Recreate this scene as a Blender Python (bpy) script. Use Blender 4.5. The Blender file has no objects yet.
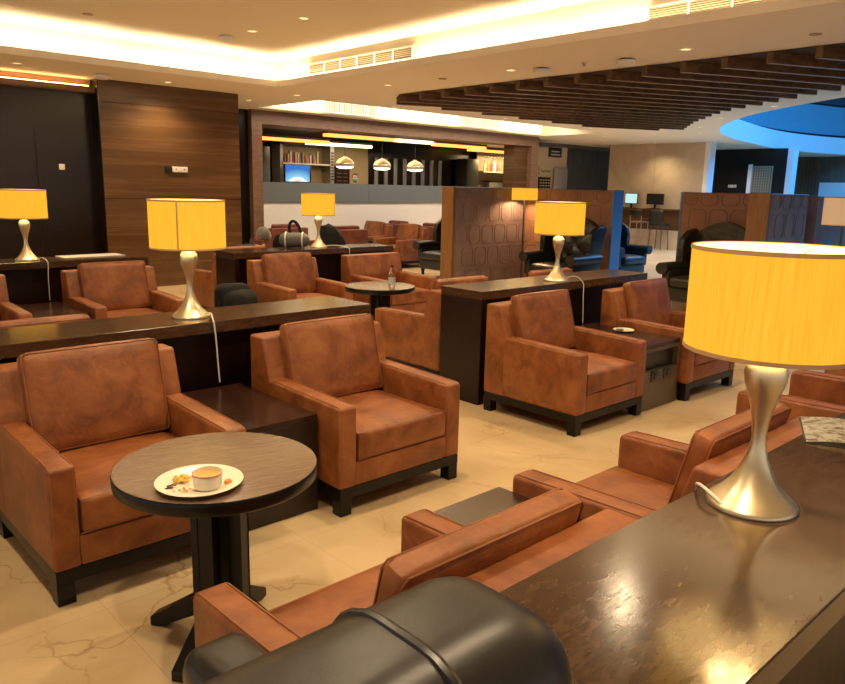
import bpy, bmesh, math, random
from mathutils import Vector, Matrix
random.seed(7)
PI = math.pi
S = bpy.context.scene
C = S.collection

# ------------------------------------------------------------------ camera, world, exposure
cam_d = bpy.data.cameras.new('camera'); cam = bpy.data.objects.new('camera', cam_d); C.objects.link(cam)
S.camera = cam
fw = Vector((0.66876186, 0.71558236, -0.20174108)); rt = Vector((0.7333528, -0.67953298, 0.02070262)); up = Vector((0.12227528, 0.16179251, 0.97922007))
cam.matrix_world = Matrix(((rt.x, up.x, -fw.x, 0), (rt.y, up.y, -fw.y, 0), (rt.z, up.z, -fw.z, 1.6), (0, 0, 0, 1)))
cam_d.sensor_fit = 'HORIZONTAL'; cam_d.sensor_width = 36; cam_d.lens = 747.74 / 845 * 36
cam_d.clip_start = 0.02; cam_d.clip_end = 200
W = bpy.data.worlds.new('world'); S.world = W; W.use_nodes = True
bg = W.node_tree.nodes['Background']; bg.inputs[0].default_value = (1.0, 0.88, 0.74, 1); bg.inputs[1].default_value = 0.6
S.view_settings.view_transform = 'Standard'; S.view_settings.look = 'None'
S.view_settings.gamma = 1.0; S.view_settings.use_curve_mapping = False
S.view_settings.exposure = 0.30
S.cycles.max_bounces = 6; S.cycles.diffuse_bounces = 4; S.cycles.glossy_bounces = 3; S.cycles.transmission_bounces = 4
S.cycles.sample_clamp_indirect = 4.0; S.cycles.caustics_reflective = False; S.cycles.caustics_refractive = False
H = 3.03            # lower ceiling
HU = 3.42           # raised tray ceiling
def light(name, kind, loc, energy, col, rot=(0, 0, 0), size=None, sizey=None, spot=None, blend=.6, parent=None, rad=.05):
    d = bpy.data.lights.new(name, kind); d.energy = energy; d.color = col
    o = bpy.data.objects.new(name, d); C.objects.link(o); o.location = loc; o.rotation_euler = rot
    if kind == 'AREA':
        d.shape = 'RECTANGLE'; d.size = size; d.size_y = sizey or size
    else:
        d.shadow_soft_size = rad
    if kind == 'SPOT':
        d.spot_size = spot; d.spot_blend = blend
    if parent: o.parent = parent
    return o
# daylight coming down through the atrium roof
light('atrium_daylight', 'AREA', (21, 3, 7.2), 2000, (.05, .36, 1.0), (0, 0, 0), 12, 9)

# ------------------------------------------------------------------ materials
def new_mat(name):
    m = bpy.data.materials.new(name); m.use_nodes = True
    nt = m.node_tree; b = nt.nodes['Principled BSDF']
    return m, nt, b
def N(nt, t, **k):
    n = nt.nodes.new(t)
    for a, v in k.items(): setattr(n, a, v)
    return n
def coords(nt, scale=(1, 1, 1), rnd=False, rot=(0, 0, 0)):
    tc = N(nt, 'ShaderNodeTexCoord'); mp = N(nt, 'ShaderNodeMapping')
    mp.inputs['Scale'].default_value = scale; mp.inputs['Rotation'].default_value = rot
    nt.links.new(tc.outputs['Object'], mp.inputs['Vector'])
    if rnd:
        oi = N(nt, 'ShaderNodeObjectInfo'); mu = N(nt, 'ShaderNodeMath', operation='MULTIPLY'); mu.inputs[1].default_value = 37
        nt.links.new(oi.outputs['Random'], mu.inputs[0]); nt.links.new(mu.outputs[0], mp.inputs['Location'])
    return mp.outputs[0]
def ramp(nt, fac, stops):
    r = N(nt, 'ShaderNodeValToRGB'); el = r.color_ramp.elements
    el[0].position, el[0].color = stops[0][0], (*stops[0][1], 1); el[1].position, el[1].color = stops[-1][0], (*stops[-1][1], 1)
    for p, c in stops[1:-1]:
        e = el.new(p); e.color = (*c, 1)
    nt.links.new(fac, r.inputs[0]); return r.outputs[0]
def noise(nt, vec, scale, detail=4, rough=.55, dist=0):
    n = N(nt, 'ShaderNodeTexNoise'); n.inputs['Scale'].default_value = scale; n.inputs['Detail'].default_value = detail
    n.inputs['Roughness'].default_value = rough; n.inputs['Distortion'].default_value = dist
    nt.links.new(vec, n.inputs['Vector']); return n.outputs['Fac']
def bump(nt, b, h, strength, dist=.01):
    n = N(nt, 'ShaderNodeBump'); n.inputs['Strength'].default_value = strength; n.inputs['Distance'].default_value = dist
    nt.links.new(h, n.inputs['Height']); nt.links.new(n.outputs[0], b.inputs['Normal'])
def plain(name, col, rough=.5, metal=0, spec=.5, emit=None, es=1.0, alpha=None, trans=0):
    m, nt, b = new_mat(name)
    b.inputs['Base Color'].default_value = (*col, 1); b.inputs['Roughness'].default_value = rough
    b.inputs['Metallic'].default_value = metal; b.inputs['Specular IOR Level'].default_value = spec
    if emit: b.inputs['Emission Color'].default_value = (*emit, 1); b.inputs['Emission Strength'].default_value = es
    if trans: b.inputs['Transmission Weight'].default_value = trans
    return m
def leather(name, c0, c1, c2, rough=.42, spec=.5, bs=.25):
    m, nt, b = new_mat(name); v = coords(nt, rnd=True)
    f = noise(nt, v, 6.5, 6, .62, .5)
    nt.links.new(ramp(nt, f, [(.34, c0), (.5, c1), (.68, c2)]), b.inputs['Base Color'])
    b.inputs['Specular IOR Level'].default_value = spec
    rr = N(nt, 'ShaderNodeMapRange'); rr.inputs['To Min'].default_value = rough - .08; rr.inputs['To Max'].default_value = rough + .14
    nt.links.new(f, rr.inputs[0]); nt.links.new(rr.outputs[0], b.inputs['Roughness'])
    g = noise(nt, v, 260, 2, .5); w = noise(nt, v, 11, 3, .5, 1.2)
    mx = N(nt, 'ShaderNodeMath', operation='MULTIPLY_ADD'); mx.inputs[1].default_value = 7.0
    nt.links.new(w, mx.inputs[0]); nt.links.new(g, mx.inputs[2]); bump(nt, b, mx.outputs[0], bs, .0025)
    return m
def wood(name, c0, c1, rough, scale=(1, 14, 14), rot=(0, 0, 0), bs=.08, spec=.5, ns=3.0, coat=0):
    m, nt, b = new_mat(name); v = coords(nt, scale, rot=rot)
    f = noise(nt, v, ns, 6, .62, .6)
    nt.links.new(ramp(nt, f, [(.28, c0), (.72, c1)]), b.inputs['Base Color'])
    b.inputs['Specular IOR Level'].default_value = spec; b.inputs['Coat Weight'].default_value = coat
    b.inputs['Coat Roughness'].default_value = .12
    rr = N(nt, 'ShaderNodeMapRange'); rr.inputs['To Min'].default_value = rough - .05; rr.inputs['To Max'].default_value = rough + .1
    nt.links.new(f, rr.inputs[0]); nt.links.new(rr.outputs[0], b.inputs['Roughness'])
    bump(nt, b, f, bs, .004); return m
M = {}
M['tan'] = leather('tan_leather', (.155, .046, .012), (.245, .076, .019), (.33, .118, .034))
M['piping'] = plain('tan_leather_piping', (.26, .092, .032), .45)
M['brown'] = leather('dark_brown_leather', (.10, .026, .014), (.16, .045, .024), (.2, .06, .034))
M['black'] = leather('black_leather', (.008, .007, .006), (.011, .010, .009), (.016, .014, .012), .34, .6, .06)
M['blue'] = leather('deep_blue_leather', (.010, .035, .06), (.015, .055, .09), (.03, .08, .13), .35)
M['olive'] = leather('olive_black_leather', (.020, .017, .010), (.03, .026, .015), (.04, .035, .022), .38)
M['leg'] = plain('black_lacquered_wood', (.006, .005, .004), .35, spec=.3)
M['ctop'] = wood('console_top_wood', (.028, .014, .007), (.085, .043, .020), .13, (3, 9, 9), bs=.05, spec=.6, ns=7)
M['cbody'] = wood('console_body_wood', (.008, .003, .002), (.020, .007, .004), .28, (14, 14, 1.5), spec=.3)
M['ttop'] = wood('round_table_top_wood', (.10, .065, .042), (.25, .165, .105), .2, (3, 60, 60), bs=.22, rot=(0, 0, .9), spec=.8)
M['etop'] = wood('end_table_top_wood', (.018, .007, .004), (.045, .018, .010), .2, (1, 8, 8), bs=.02, ns=2)
M['ebody'] = wood('end_table_body_wood', (.010, .006, .004), (.022, .012, .008), .35, (12, 12, 2))
M['egrey'] = wood('end_table_grey_brown', (.085, .060, .035), (.12, .088, .055), .35, (12, 12, 2))
M['panel'] = wood('wall_panel_wood', (.075, .036, .012), (.155, .076, .028), .24, (.12, .12, 5), bs=0, ns=2.4)
M['dpanel'] = wood('dark_wall_panel_wood', (.004, .0018, .0012), (.012, .005, .003), .22, (.12, .12, 5), bs=0, ns=2)
M['beam'] = wood('frame_beam_wood', (.16, .085, .05), (.26, .15, .095), .4, (1.5, 8, 8), bs=.05)
M['post'] = wood('post_wood', (.16, .075, .025), (.26, .125, .045), .35, (10, 10, 1.2), bs=.05)
M['slat'] = wood('ceiling_slat_wood', (.055, .027, .011), (.22, .112, .042), .38, (1.2, 10, 10), bs=.05, ns=1.5)
M['void'] = plain('dark_ceiling_void', (.05, .028, .013), .7)
M['ceil'] = plain('cream_ceiling_paint', (.86, .79, .70), .75, spec=.2)
M['cove'] = plain('cream_cove_paint', (.85, .78, .62), .7, spec=.2)
M['white'] = plain('white_paint', (.84, .82, .83), .5)
M['plastic'] = plain('white_plastic', (.8, .76, .68), .35)
M['ceramic'] = plain('white_ceramic', (.85, .80, .68), .15)
M['dplastic'] = plain('black_plastic', (.012, .012, .012), .3)
M['grey'] = plain('grey_counter_panel', (.16, .18, .19), .35)
M['steel'] = plain('brushed_steel', (.5, .5, .5), .35, 1)
M['dsteel'] = plain('dark_steel', (.10, .10, .09), .35, .8)
M['gold'] = plain('champagne_brass', (.78, .68, .48), .36, 1)
M['cable'] = plain('white_cable', (.75, .72, .65), .4)
M['trim'] = plain('shade_trim_tape', (.55, .33, .15), .7)
M['skin'] = plain('skin', (.42, .22, .14), .5)
M['hair'] = leather('grey_hair', (.03, .03, .028), (.10, .095, .085), (.30, .29, .26), .6)
M['dhair'] = plain('dark_hair', (.015, .01, .008), .6)
M['blackcloth'] = plain('black_cloth', (.010, .010, .011), .85, spec=.25)
M['navy'] = plain('dark_blue_cloth', (.012, .016, .028), .85, spec=.25)
M['olivecloth'] = plain('olive_cloth', (.05, .048, .03), .8)
M['khaki'] = plain('khaki_cloth', (.42, .27, .12), .8)
M['greycloth'] = plain('grey_cloth', (.10, .10, .10), .6)
M['mask'] = plain('pale_green_mask', (.35, .55, .52), .7)
M['dlight'] = plain('downlight_glow', (1, .9, .6), .5, emit=(1.0, .80, .32), es=1.15)
M['cove_strip'] = plain('cove_light_glow', (1, .85, .5), .5, emit=(1.0, .80, .48), es=60)
M['slot_strip'] = plain('slot_light_glow', (1, .9, .6), .5, emit=(1.0, .80, .42), es=2.2)
M['amber'] = plain('amber_beam_light', (1, .6, .2), .5, emit=(1.0, .42, .08), es=1.5)
M['warmtube'] = plain('warm_white_tube', (1, .9, .7), .5, emit=(1.0, .82, .5), es=2.5)
M['beige'] = plain('beige_back_wall', (.40, .31, .19), .6)
M['cream'] = plain('cream_wall', (.62, .52, .36), .6)
M['gwall'] = wood('grey_brown_wall', (.10, .085, .07), (.16, .14, .115), .5, (3, 3, .5), bs=.03)
M['bulb'] = plain('pendant_bulb_glow', (1, 1, .9), .5, emit=(1, .92, .6), es=4)
M['strip'] = plain('pale_metal_strip', (.42, .42, .46), .35, .3)
M['bluelit_strip'] = plain('blue_light_tinted_metal', (.16, .36, .72), .3, .5)  # metal with the atrium's blue light painted into its colour
M['green_scr'] = plain('lit_green_screen', (.1, .1, .1), .3, emit=(.35, .95, .12), es=.9)
M['pale_scr'] = plain('lit_pale_screen', (.1, .1, .1), .3, emit=(.5, .85, .8), es=.8)
M['egg'] = plain('scrambled_egg', (.75, .50, .10), .5)
M['herb'] = plain('brown_herb', (.10, .04, .02), .6)
M['soup'] = plain('yellow_soup', (.70, .40, .09), .3)
M['orange'] = plain('orange_fruit', (.75, .25, .04), .4)
M['red'] = plain('red_label', (.45, .03, .03), .5)
M['label'] = plain('pale_label', (.55, .62, .62), .5)
M['ink'] = plain('dark_ink', (.03, .03, .03), .6)
def glass(name, col, rough=.03):
    m = plain(name, col, rough, trans=1.0); m.node_tree.nodes['Principled BSDF'].inputs['IOR'].default_value = 1.25; return m
M['glass'] = glass('clear_glass', (.95, .97, .97))
M['amberglass'] = glass('amber_glass', (.7, .35, .1))
m, nt, b = new_mat('blue_tinted_glass'); b.inputs['Base Color'].default_value = (.25, .5, .62, 1); b.inputs['Roughness'].default_value = .15
b.inputs['Alpha'].default_value = .55; M['bglass'] = m
m, nt, b = new_mat('bright_fabric_shade')                         # lit lamp shade: woven yellow cloth
v = coords(nt, (90, 90, 3)); f = noise(nt, v, 2.0, 3, .6)
nt.links.new(ramp(nt, f, [(.3, (.80, .36, .018)), (.7, (.95, .47, .035))]), b.inputs['Emission Color'])
b.inputs['Base Color'].default_value = (.16, .075, .012, 1); b.inputs['Emission Strength'].default_value = .93; b.inputs['Roughness'].default_value = .9
b.inputs['Specular IOR Level'].default_value = .1
M['shade'] = m
M['shade_in'] = plain('lit_shade_lining', (.8, .7, .5), .8, emit=(1.0, .80, .38), es=.85)
M['shade_selflit'] = plain('dim_tan_shade', (.38, .25, .15), .8, emit=(.8, .52, .28), es=.4)  # no bulb behind it; emission added to lighten the tan cloth
# marble floor
m, nt, b = new_mat('beige_marble_floor'); v = coords(nt)
f = noise(nt, v, 1.1, 6, .6, .7)
base = ramp(nt, f, [(.3, (.48, .34, .17)), (.5, (.62, .46, .26)), (.7, (.70, .54, .32))])
wv = N(nt, 'ShaderNodeTexNoise'); wv.inputs['Scale'].default_value = 1.6; wv.inputs['Detail'].default_value = 6; nt.links.new(v, wv.inputs['Vector'])
va = N(nt, 'ShaderNodeVectorMath', operation='MULTIPLY_ADD'); va.inputs[1].default_value = (.9, .9, .9)
nt.links.new(wv.outputs['Color'], va.inputs[0]); nt.links.new(v, va.inputs[2])
vo = N(nt, 'ShaderNodeTexVoronoi', feature='DISTANCE_TO_EDGE'); vo.inputs['Scale'].default_value = 1.7; nt.links.new(va.outputs[0], vo.inputs['Vector'])
vein = ramp(nt, vo.outputs['Distance'], [(0, (.8, .8, .8)), (.004, (.5, .5, .5)), (.014, (0, 0, 0))])
pm = noise(nt, v, 1.3, 2); pmr = ramp(nt, pm, [(.38, (0, 0, 0)), (.55, (1, 1, 1))])
mu = N(nt, 'ShaderNodeMix', data_type='RGBA', blend_type='MULTIPLY'); mu.inputs[0].default_value = 1
nt.links.new(vein, mu.inputs[6]); nt.links.new(pmr, mu.inputs[7])
mi = N(nt, 'ShaderNodeMix', data_type='RGBA'); nt.links.new(mu.outputs[2], mi.inputs[0]); nt.links.new(base, mi.inputs[6]); mi.inputs[7].default_value = (.33, .19, .085, 1)
br = N(nt, 'ShaderNodeTexBrick'); br.offset = 0; br.inputs['Scale'].default_value = 1; br.inputs['Brick Width'].default_value = .9; br.inputs['Row Height'].default_value = .9
br.inputs['Mortar Size'].default_value = .002; br.inputs['Color1'].default_value = (1, 1, 1, 1); br.inputs['Color2'].default_value = (.94, .94, .94, 1); br.inputs['Mortar'].default_value = (.8, .78, .74, 1)
nt.links.new(v, br.inputs['Vector'])
m2 = N(nt, 'ShaderNodeMix', data_type='RGBA', blend_type='MULTIPLY'); m2.inputs[0].default_value = 1
nt.links.new(mi.outputs[2], m2.inputs[6]); nt.links.new(br.outputs['Color'], m2.inputs[7]); nt.links.new(m2.outputs[2], b.inputs['Base Color'])
b.inputs['Roughness'].default_value = .28; b.inputs['Specular IOR Level'].default_value = .4; M['floor'] = m
# beige stone wall with large slabs
m, nt, b = new_mat('beige_stone_wall'); v = coords(nt); f = noise(nt, v, 1.2, 6, .6, 1)
nt.links.new(ramp(nt, f, [(.3, (.44, .34, .23)), (.7, (.60, .48, .34))]), b.inputs['Base Color']); b.inputs['Roughness'].default_value = .35
M['stone'] = m
# embossed leather of the partitions
def plates(name, c0, c1):
    m, nt, b = new_mat(name); v = coords(nt); f = noise(nt, v, 4, 5)
    nt.links.new(ramp(nt, f, [(.3, c0), (.7, c1)]), b.inputs['Base Color']); b.inputs['Roughness'].default_value = .38
    bump(nt, b, f, .1, .004); return m
M['pl_purple'] = plates('plum_brown_leather_panel', (.19, .14, .15), (.27, .20, .21))
M['pl_tan'] = plates('copper_brown_leather_panel', (.32, .16, .10), (.42, .22, .145))
M['pl_pipe'] = plain('panel_outline_stitch', (.22, .13, .10), .4)
# printed magazine page
m, nt, b = new_mat('printed_page'); v = coords(nt, (1, 1, 1)); f = noise(nt, v, 16, 4, .7, 1.5)
nt.links.new(ramp(nt, f, [(.34, (.05, .05, .04)), (.44, (.5, .42, .3)), (.52, (.85, .82, .70)), (.7, (.85, .83, .78)), (.78, (.6, .3, .2))]), b.inputs['Base Color'])
b.inputs['Roughness'].default_value = .3; M['page'] = m
# blue menu screen behind the bar: blue picture with pale arc
m, nt, b = new_mat('lit_blue_screen'); tc = N(nt, 'ShaderNodeTexCoord'); mp = N(nt, 'ShaderNodeMapping')
mp.inputs['Location'].default_value = (-.5, 0, .12); mp.inputs['Scale'].default_value = (1, 0, 1.0)
nt.links.new(tc.outputs['Generated'], mp.inputs['Vector'])
ln = N(nt, 'ShaderNodeVectorMath', operation='LENGTH'); nt.links.new(mp.outputs[0], ln.inputs[0])
col = ramp(nt, ln.outputs['Value'], [(0, (.15, .1, .05)), (.2, (.75, .75, .65)), (.38, (.85, .9, .9)), (.42, (.25, .6, .8)), (.9, (.0, .13, .5))])
nt.links.new(col, b.inputs['Emission Color']); b.inputs['Base Color'].default_value = (.01, .02, .03, 1); b.inputs['Emission Strength'].default_value = .9; M['bluescr'] = m
# books/bottles jackets
for i, c in enumerate([(.35, .10, .05), (.45, .3, .15), (.55, .55, .6), (.25, .06, .08), (.5, .35, .4), (.6, .5, .3), (.1, .15, .3), (.35, .25, .2)]):
    M['bk%d' % i] = plain('packaging_colour_%s' % 'abcdefgh'[i], c, .4)

# ------------------------------------------------------------------ mesh helpers
def link(name, bm, mat, parent=None, loc=(0, 0, 0), rot=(0, 0, 0), smooth=40):
    me = bpy.data.meshes.new(name); bmesh.ops.recalc_face_normals(bm, faces=bm.faces); bm.to_mesh(me); bm.free()
    for mt in (mat if isinstance(mat, (list, tuple)) else [mat]): me.materials.append(mt)
    if smooth:
        for p in me.polygons: p.use_smooth = True
        me.set_sharp_from_angle(angle=math.radians(smooth))
    o = bpy.data.objects.new(name, me); C.objects.link(o); o.location = loc; o.rotation_euler = rot
    if parent: o.parent = parent
    return o
def tag(o, label, cat, group=None, kind=None):
    o['label'] = label; o['category'] = cat
    if group: o['group'] = group
    if kind: o['kind'] = kind
    return o
def thing(name, label, cat, loc=(0, 0, 0), rz=0, group=None):
    o = bpy.data.objects.new(name, None); C.objects.link(o); o.empty_display_size = .1
    o.location = loc; o.rotation_euler = (0, 0, rz); return tag(o, label, cat, group)
def struct(name, bm, mat, smooth=0):
    o = link(name, bm, mat, smooth=smooth); o['kind'] = 'structure'; return o
def dup(root, loc, rz, label, group=None, skip=()):
    r = root.copy(); C.objects.link(r); r.location = loc; r.rotation_euler = (0, 0, rz); r['label'] = label
    if group: r['group'] = group
    for ch in list(root.children):
        if ch.name.split('.')[0] in skip or ch.type == 'LIGHT': continue
        c = ch.copy(); C.objects.link(c); c.parent = r
        for g in ch.children:
            d = g.copy(); C.objects.link(d); d.parent = c
    return r
def box(bm, x0, x1, y0, y1, z0, z1, bev=0, seg=2, mi=0):
    r = bmesh.ops.create_cube(bm, size=1)
    vs = r['verts']
    for v in vs: v.co = Vector(((x0 + x1) / 2 + v.co.x * (x1 - x0), (y0 + y1) / 2 + v.co.y * (y1 - y0), (z0 + z1) / 2 + v.co.z * (z1 - z0)))
    fs = set(f for v in vs for f in v.link_faces)
    for f in fs: f.material_index = mi
    if bev:
        es = list(set(e for v in vs for e in v.link_edges))
        bmesh.ops.bevel(bm, geom=es, offset=bev, segments=seg, affect='EDGES', profile=.5)
    return bm
def B(*a, **k): return box(bmesh.new(), *a, **k)
def soft(bm, x0, x1, y0, y1, z0, z1, r=.03, n=10, puff=(0, 0, 0), tf=None):
    """rounded, slightly stuffed box"""
    t = bmesh.new(); bmesh.ops.create_cube(t, size=2)
    bmesh.ops.subdivide_edges(t, edges=t.edges[:], cuts=n, use_grid_fill=True)
    hx, hy, hz = (x1 - x0) / 2, (y1 - y0) / 2, (z1 - z0) / 2; r = min(r, hx, hy, hz)
    for v in t.verts:
        u = v.co.copy(); s = Vector([math.copysign(abs(c) ** .75, c) for c in u])
        p = Vector((s.x * hx, s.y * hy, s.z * hz)); q = Vector((max(-hx + r, min(hx - r, p.x)), max(-hy + r, min(hy - r, p.y)), max(-hz + r, min(hz - r, p.z))))
        d = p - q
        if d.length > 1e-9: p = q + d.normalized() * r
        kx, ky, kz = [max(0, 1 - c * c) for c in u]
        if abs(u.z) > .999: p.z += math.copysign(puff[2] * kx * ky, u.z)
        if abs(u.y) > .999: p.y += math.copysign(puff[1] * kx * kz, u.y)
        if abs(u.x) > .999: p.x += math.copysign(puff[0] * ky * kz, u.x)
        v.co = p + Vector(((x0 + x1) / 2, (y0 + y1) / 2, (z0 + z1) / 2))
        if tf: v.co = tf(v.co)
    me = bpy.data.meshes.new('tmp'); t.to_mesh(me); t.free(); bm.from_mesh(me); bpy.data.meshes.remove(me); return bm
def prism(bm, prof, a0, a1, axis='x', bev=0, seg=2):
    def mk(p, a): return {'x': (a, p[0], p[1]), 'y': (p[0], a, p[1]), 'z': (p[0], p[1], a)}[axis]
    A = [bm.verts.new(mk(p, a0)) for p in prof]; Bv = [bm.verts.new(mk(p, a1)) for p in prof]; n = len(prof)
    fs = [bm.faces.new(A), bm.faces.new(Bv[::-1])] + [bm.faces.new((A[i], Bv[i], Bv[(i + 1) % n], A[(i + 1) % n])) for i in range(n)]
    if bev:
        es = list(set(e for f in fs for e in f.edges)); bmesh.ops.bevel(bm, geom=es, offset=bev, segments=seg, affect='EDGES', profile=.5)
    return bm
def tube(bm, pts, r, n=8, closed=False):
    pts = [Vector(p) for p in pts]; rings = []; m = len(pts); rs = r if isinstance(r, (list, tuple)) else [r] * m
    ref = None
    for i, p in enumerate(pts):
        a = pts[(i - 1) % m] if (i or closed) else p; c = pts[(i + 1) % m] if (i < m - 1 or closed) else p
        d = (c - a).normalized()
        if ref is None: ref = Vector((0, 0, 1)) if abs(d.z) < .9 else Vector((1, 0, 0))
        s = d.cross(ref).normalized(); t = s.cross(d).normalized(); ref = t
        rings.append([bm.verts.new(p + (s * math.cos(2 * PI * k / n) + t * math.sin(2 * PI * k / n)) * rs[i]) for k in range(n)])
    for i in range(m if closed else m - 1):
        a, c = rings[i], rings[(i + 1) % m]
        for k in range(n): bm.faces.new((a[k], a[(k + 1) % n], c[(k + 1) % n], c[k]))
    if not closed: bm.faces.new(rings[0][::-1]); bm.faces.new(rings[-1])
    return bm
def lathe(bm, prof, n=32, cx=0, cy=0, close=False):
    rings = []
    for r, z in prof:
        if r < 1e-5: rings.append([bm.verts.new((cx, cy, z))])
        else: rings.append([bm.verts.new((cx + r * math.cos(2 * PI * k / n), cy + r * math.sin(2 * PI * k / n), z)) for k in range(n)])
    m = len(rings)
    for i in range(m if close else m - 1):
        a, c = rings[i], rings[(i + 1) % m]
        for k in range(n):
            j = (k + 1) % n
            if len(a) == 1 and len(c) == 1: break
            if len(a) == 1: bm.faces.new((a[0], c[k], c[j]))
            elif len(c) == 1: bm.faces.new((a[k], a[j], c[0]))
            else: bm.faces.new((a[k], a[j], c[j], c[k]))
    return bm
def bez(p0, p1, p2, p3, n=14):
    p0, p1, p2, p3 = map(Vector, (p0, p1, p2, p3))
    return [p0 * (1 - t) ** 3 + p1 * 3 * t * (1 - t) ** 2 + p2 * 3 * t * t * (1 - t) + p3 * t ** 3 for t in [i / n for i in range(n + 1)]]
def blob(bm, c, s, n=2, jit=0):
    r = bmesh.ops.create_icosphere(bm, subdivisions=n, radius=1)
    for v in r['verts']:
        k = 1 + random.uniform(-jit, jit); v.co = Vector((c[0] + v.co.x * s[0] * k, c[1] + v.co.y * s[1] * k, c[2] + v.co.z * s[2] * k))
    return bm

# ------------------------------------------------------------------ room shell
def sheet(loops, z, name, mat):
    bm = bmesh.new(); es = []
    for lp in loops:
        vs = [bm.verts.new((x, y, z)) for x, y in lp]
        es += [bm.edges.new((vs[i], vs[(i + 1) % len(vs)])) for i in range(len(vs))]
    bmesh.ops.triangle_fill(bm, use_beauty=True, use_dissolve=False, edges=es)
    return struct(name, bm, mat)
struct('floor', B(-6, 36, -6, 22, -.1, 0), M['floor'])
def spline(pts, n=6):
    out = []; m = len(pts); P = [Vector((*p, 0)) for p in pts]
    for i in range(m - 1):
        a, b_, c, d = P[max(0, i - 1)], P[i], P[i + 1], P[min(m - 1, i + 2)]
        for k in range(n):
            t = k / n
            q = .5 * ((2 * b_) + (c - a) * t + (2 * a - 5 * b_ + 4 * c - d) * t * t + (3 * b_ - a - 3 * c + d) * t ** 3)
            out.append((q.x, q.y))
    out.append(pts[-1]); return out
atr = spline([(11.2, -4.5), (11.1, 0), (11.5, 2.5), (12.3, 4.2), (13.8, 6.1), (15.2, 7.3), (16.6, 8.2), (18.5, 9.0), (21, 9.6), (25.2, 10.2), (29, 9.6), (33, 7.5), (34.5, 3), (34.6, -4.5)])
TX, TY = 6.35, 10.05
slot = [(7.75, 11.0), (16.4, 11.0), (16.4, 13.0), (7.75, 13.0)]
sheet([[(-6, -6), (36, -6), (36, 22), (-6, 22)], [(-4, -4), (TX, -4), (TX, TY), (-4, TY)], slot, atr], H, 'ceiling', M['ceil'])
# raised tray above the seats
sheet([[(-4.4, -4.4), (6.6, -4.4), (6.6, 10.5), (-4.4, 10.5)]], HU, 'ceiling_tray', M['ceil'])
bm = bmesh.new()
box(bm, TX - .04, TX + .01, -4, TY + .01, H - .006, H + .08); box(bm, -4, TX - .04, TY - .04, TY + .01, H - .006, H + .08)
struct('trim_1', bm, M['ceil'])
bm = bmesh.new()
box(bm, 6.5, 6.6, -4.4, 10.4, H + .02, HU); box(bm, -4.4, 6.5, 10.3, 10.4, H + .02, HU)
box(bm, TX - .03, 6.5, -4, 10.3, H + .005, H + .02); box(bm, -4, TX - .03, TY - .03, 10.3, H + .005, H + .02)
box(bm, -4.4, -4.3, -4.4, 10.4, H, HU); box(bm, -4.4, 6.5, -4.4, -4.3, H, HU)
struct('trim_2', bm, M['cove'])
# light strips hidden in the cove
for k, (a, b_) in enumerate([(-3.8, -.9), (-.7, 1.9), (2.1, 4.15), (4.3, 6.3)]):
    o = link('cove_light_strip', B(a, b_, 10.13, 10.17, H + .021, H + .04), M['cove_strip'])
    tag(o, 'warm light strip hidden in the far cove edge, %s' % ['at its unseen left end', 'above the dark panelled wall at far left', 'left of the wood panel wall top', 'running to the tray corner'][k], 'light strip', 'cove light strips')
for k, (a, b_) in enumerate([(7.35, 10.1), (5.0, 7.15), (3.2, 4.9), (-1, 3.1)]):
    o = link('cove_light_strip', B(6.39, 6.43, a, b_, H + .021, H + .04), M['cove_strip'])
    tag(o, 'warm light strip hidden in the right cove edge, %s' % ['beneath the long air vent by the corner', 'between the two air vents', 'left of the top right air vent', 'beneath the top right air vent'][k], 'light strip', 'cove light strips')
# luminous slot in front of the bar
bm = bmesh.new()
box(bm, 7.65, 16.5, 13.0, 13.1, H + .002, H + .4); box(bm, 7.65, 16.5, 10.9, 11.0, H + .002, H + .4); box(bm, 7.65, 7.75, 11, 13, H + .002, H + .4)
box(bm, 16.4, 16.5, 11, 13, H + .002, H + .4); box(bm, 7.65, 16.5, 10.9, 13.1, H + .4, H + .42)
struct('trim_3', bm, M['cove'])
for k, (a, b_) in enumerate([(8.0, 9.2), (10.6, 13.1), (14.6, 16.2)]):
    o = link('slot_light_strip', B(a, b_, 12.90, 12.96, H + .03, H + .26), M['slot_strip'])
    tag(o, ['glowing strip in the ceiling slot, left end above the bar frame', 'longest glowing strip in the ceiling slot above the bar pendants', 'glowing strip in the ceiling slot tapering to the right end'][k], 'light strip', 'slot light strips')
for k, (a, b_) in enumerate([(9.2, 10.6), (13.15, 14.55)]):
    t = thing('slot_grille', ['beaded cream grille in the glowing ceiling slot, left of the long strip', 'cream air grille in the glowing ceiling slot, right of the long strip'][k], 'grille', ((a + b_) / 2, 12.9, H + .03), 0, 'slot grilles')
    w = (b_ - a) / 2
    link('frame', box(box(B(-w, w, 0, .04, 0, .02), -w, w, 0, .04, .2, .22), -w, -w + .02, 0, .04, .02, .2), M['plastic'], t)
    bm = bmesh.new()
    for i in range(22): x = -w + .05 + i * (2 * w - .1) / 21; box(bm, x - .012, x + .012, .005, .035, .02, .2)
    link('louvres', bm, M['plastic'], t)
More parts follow.
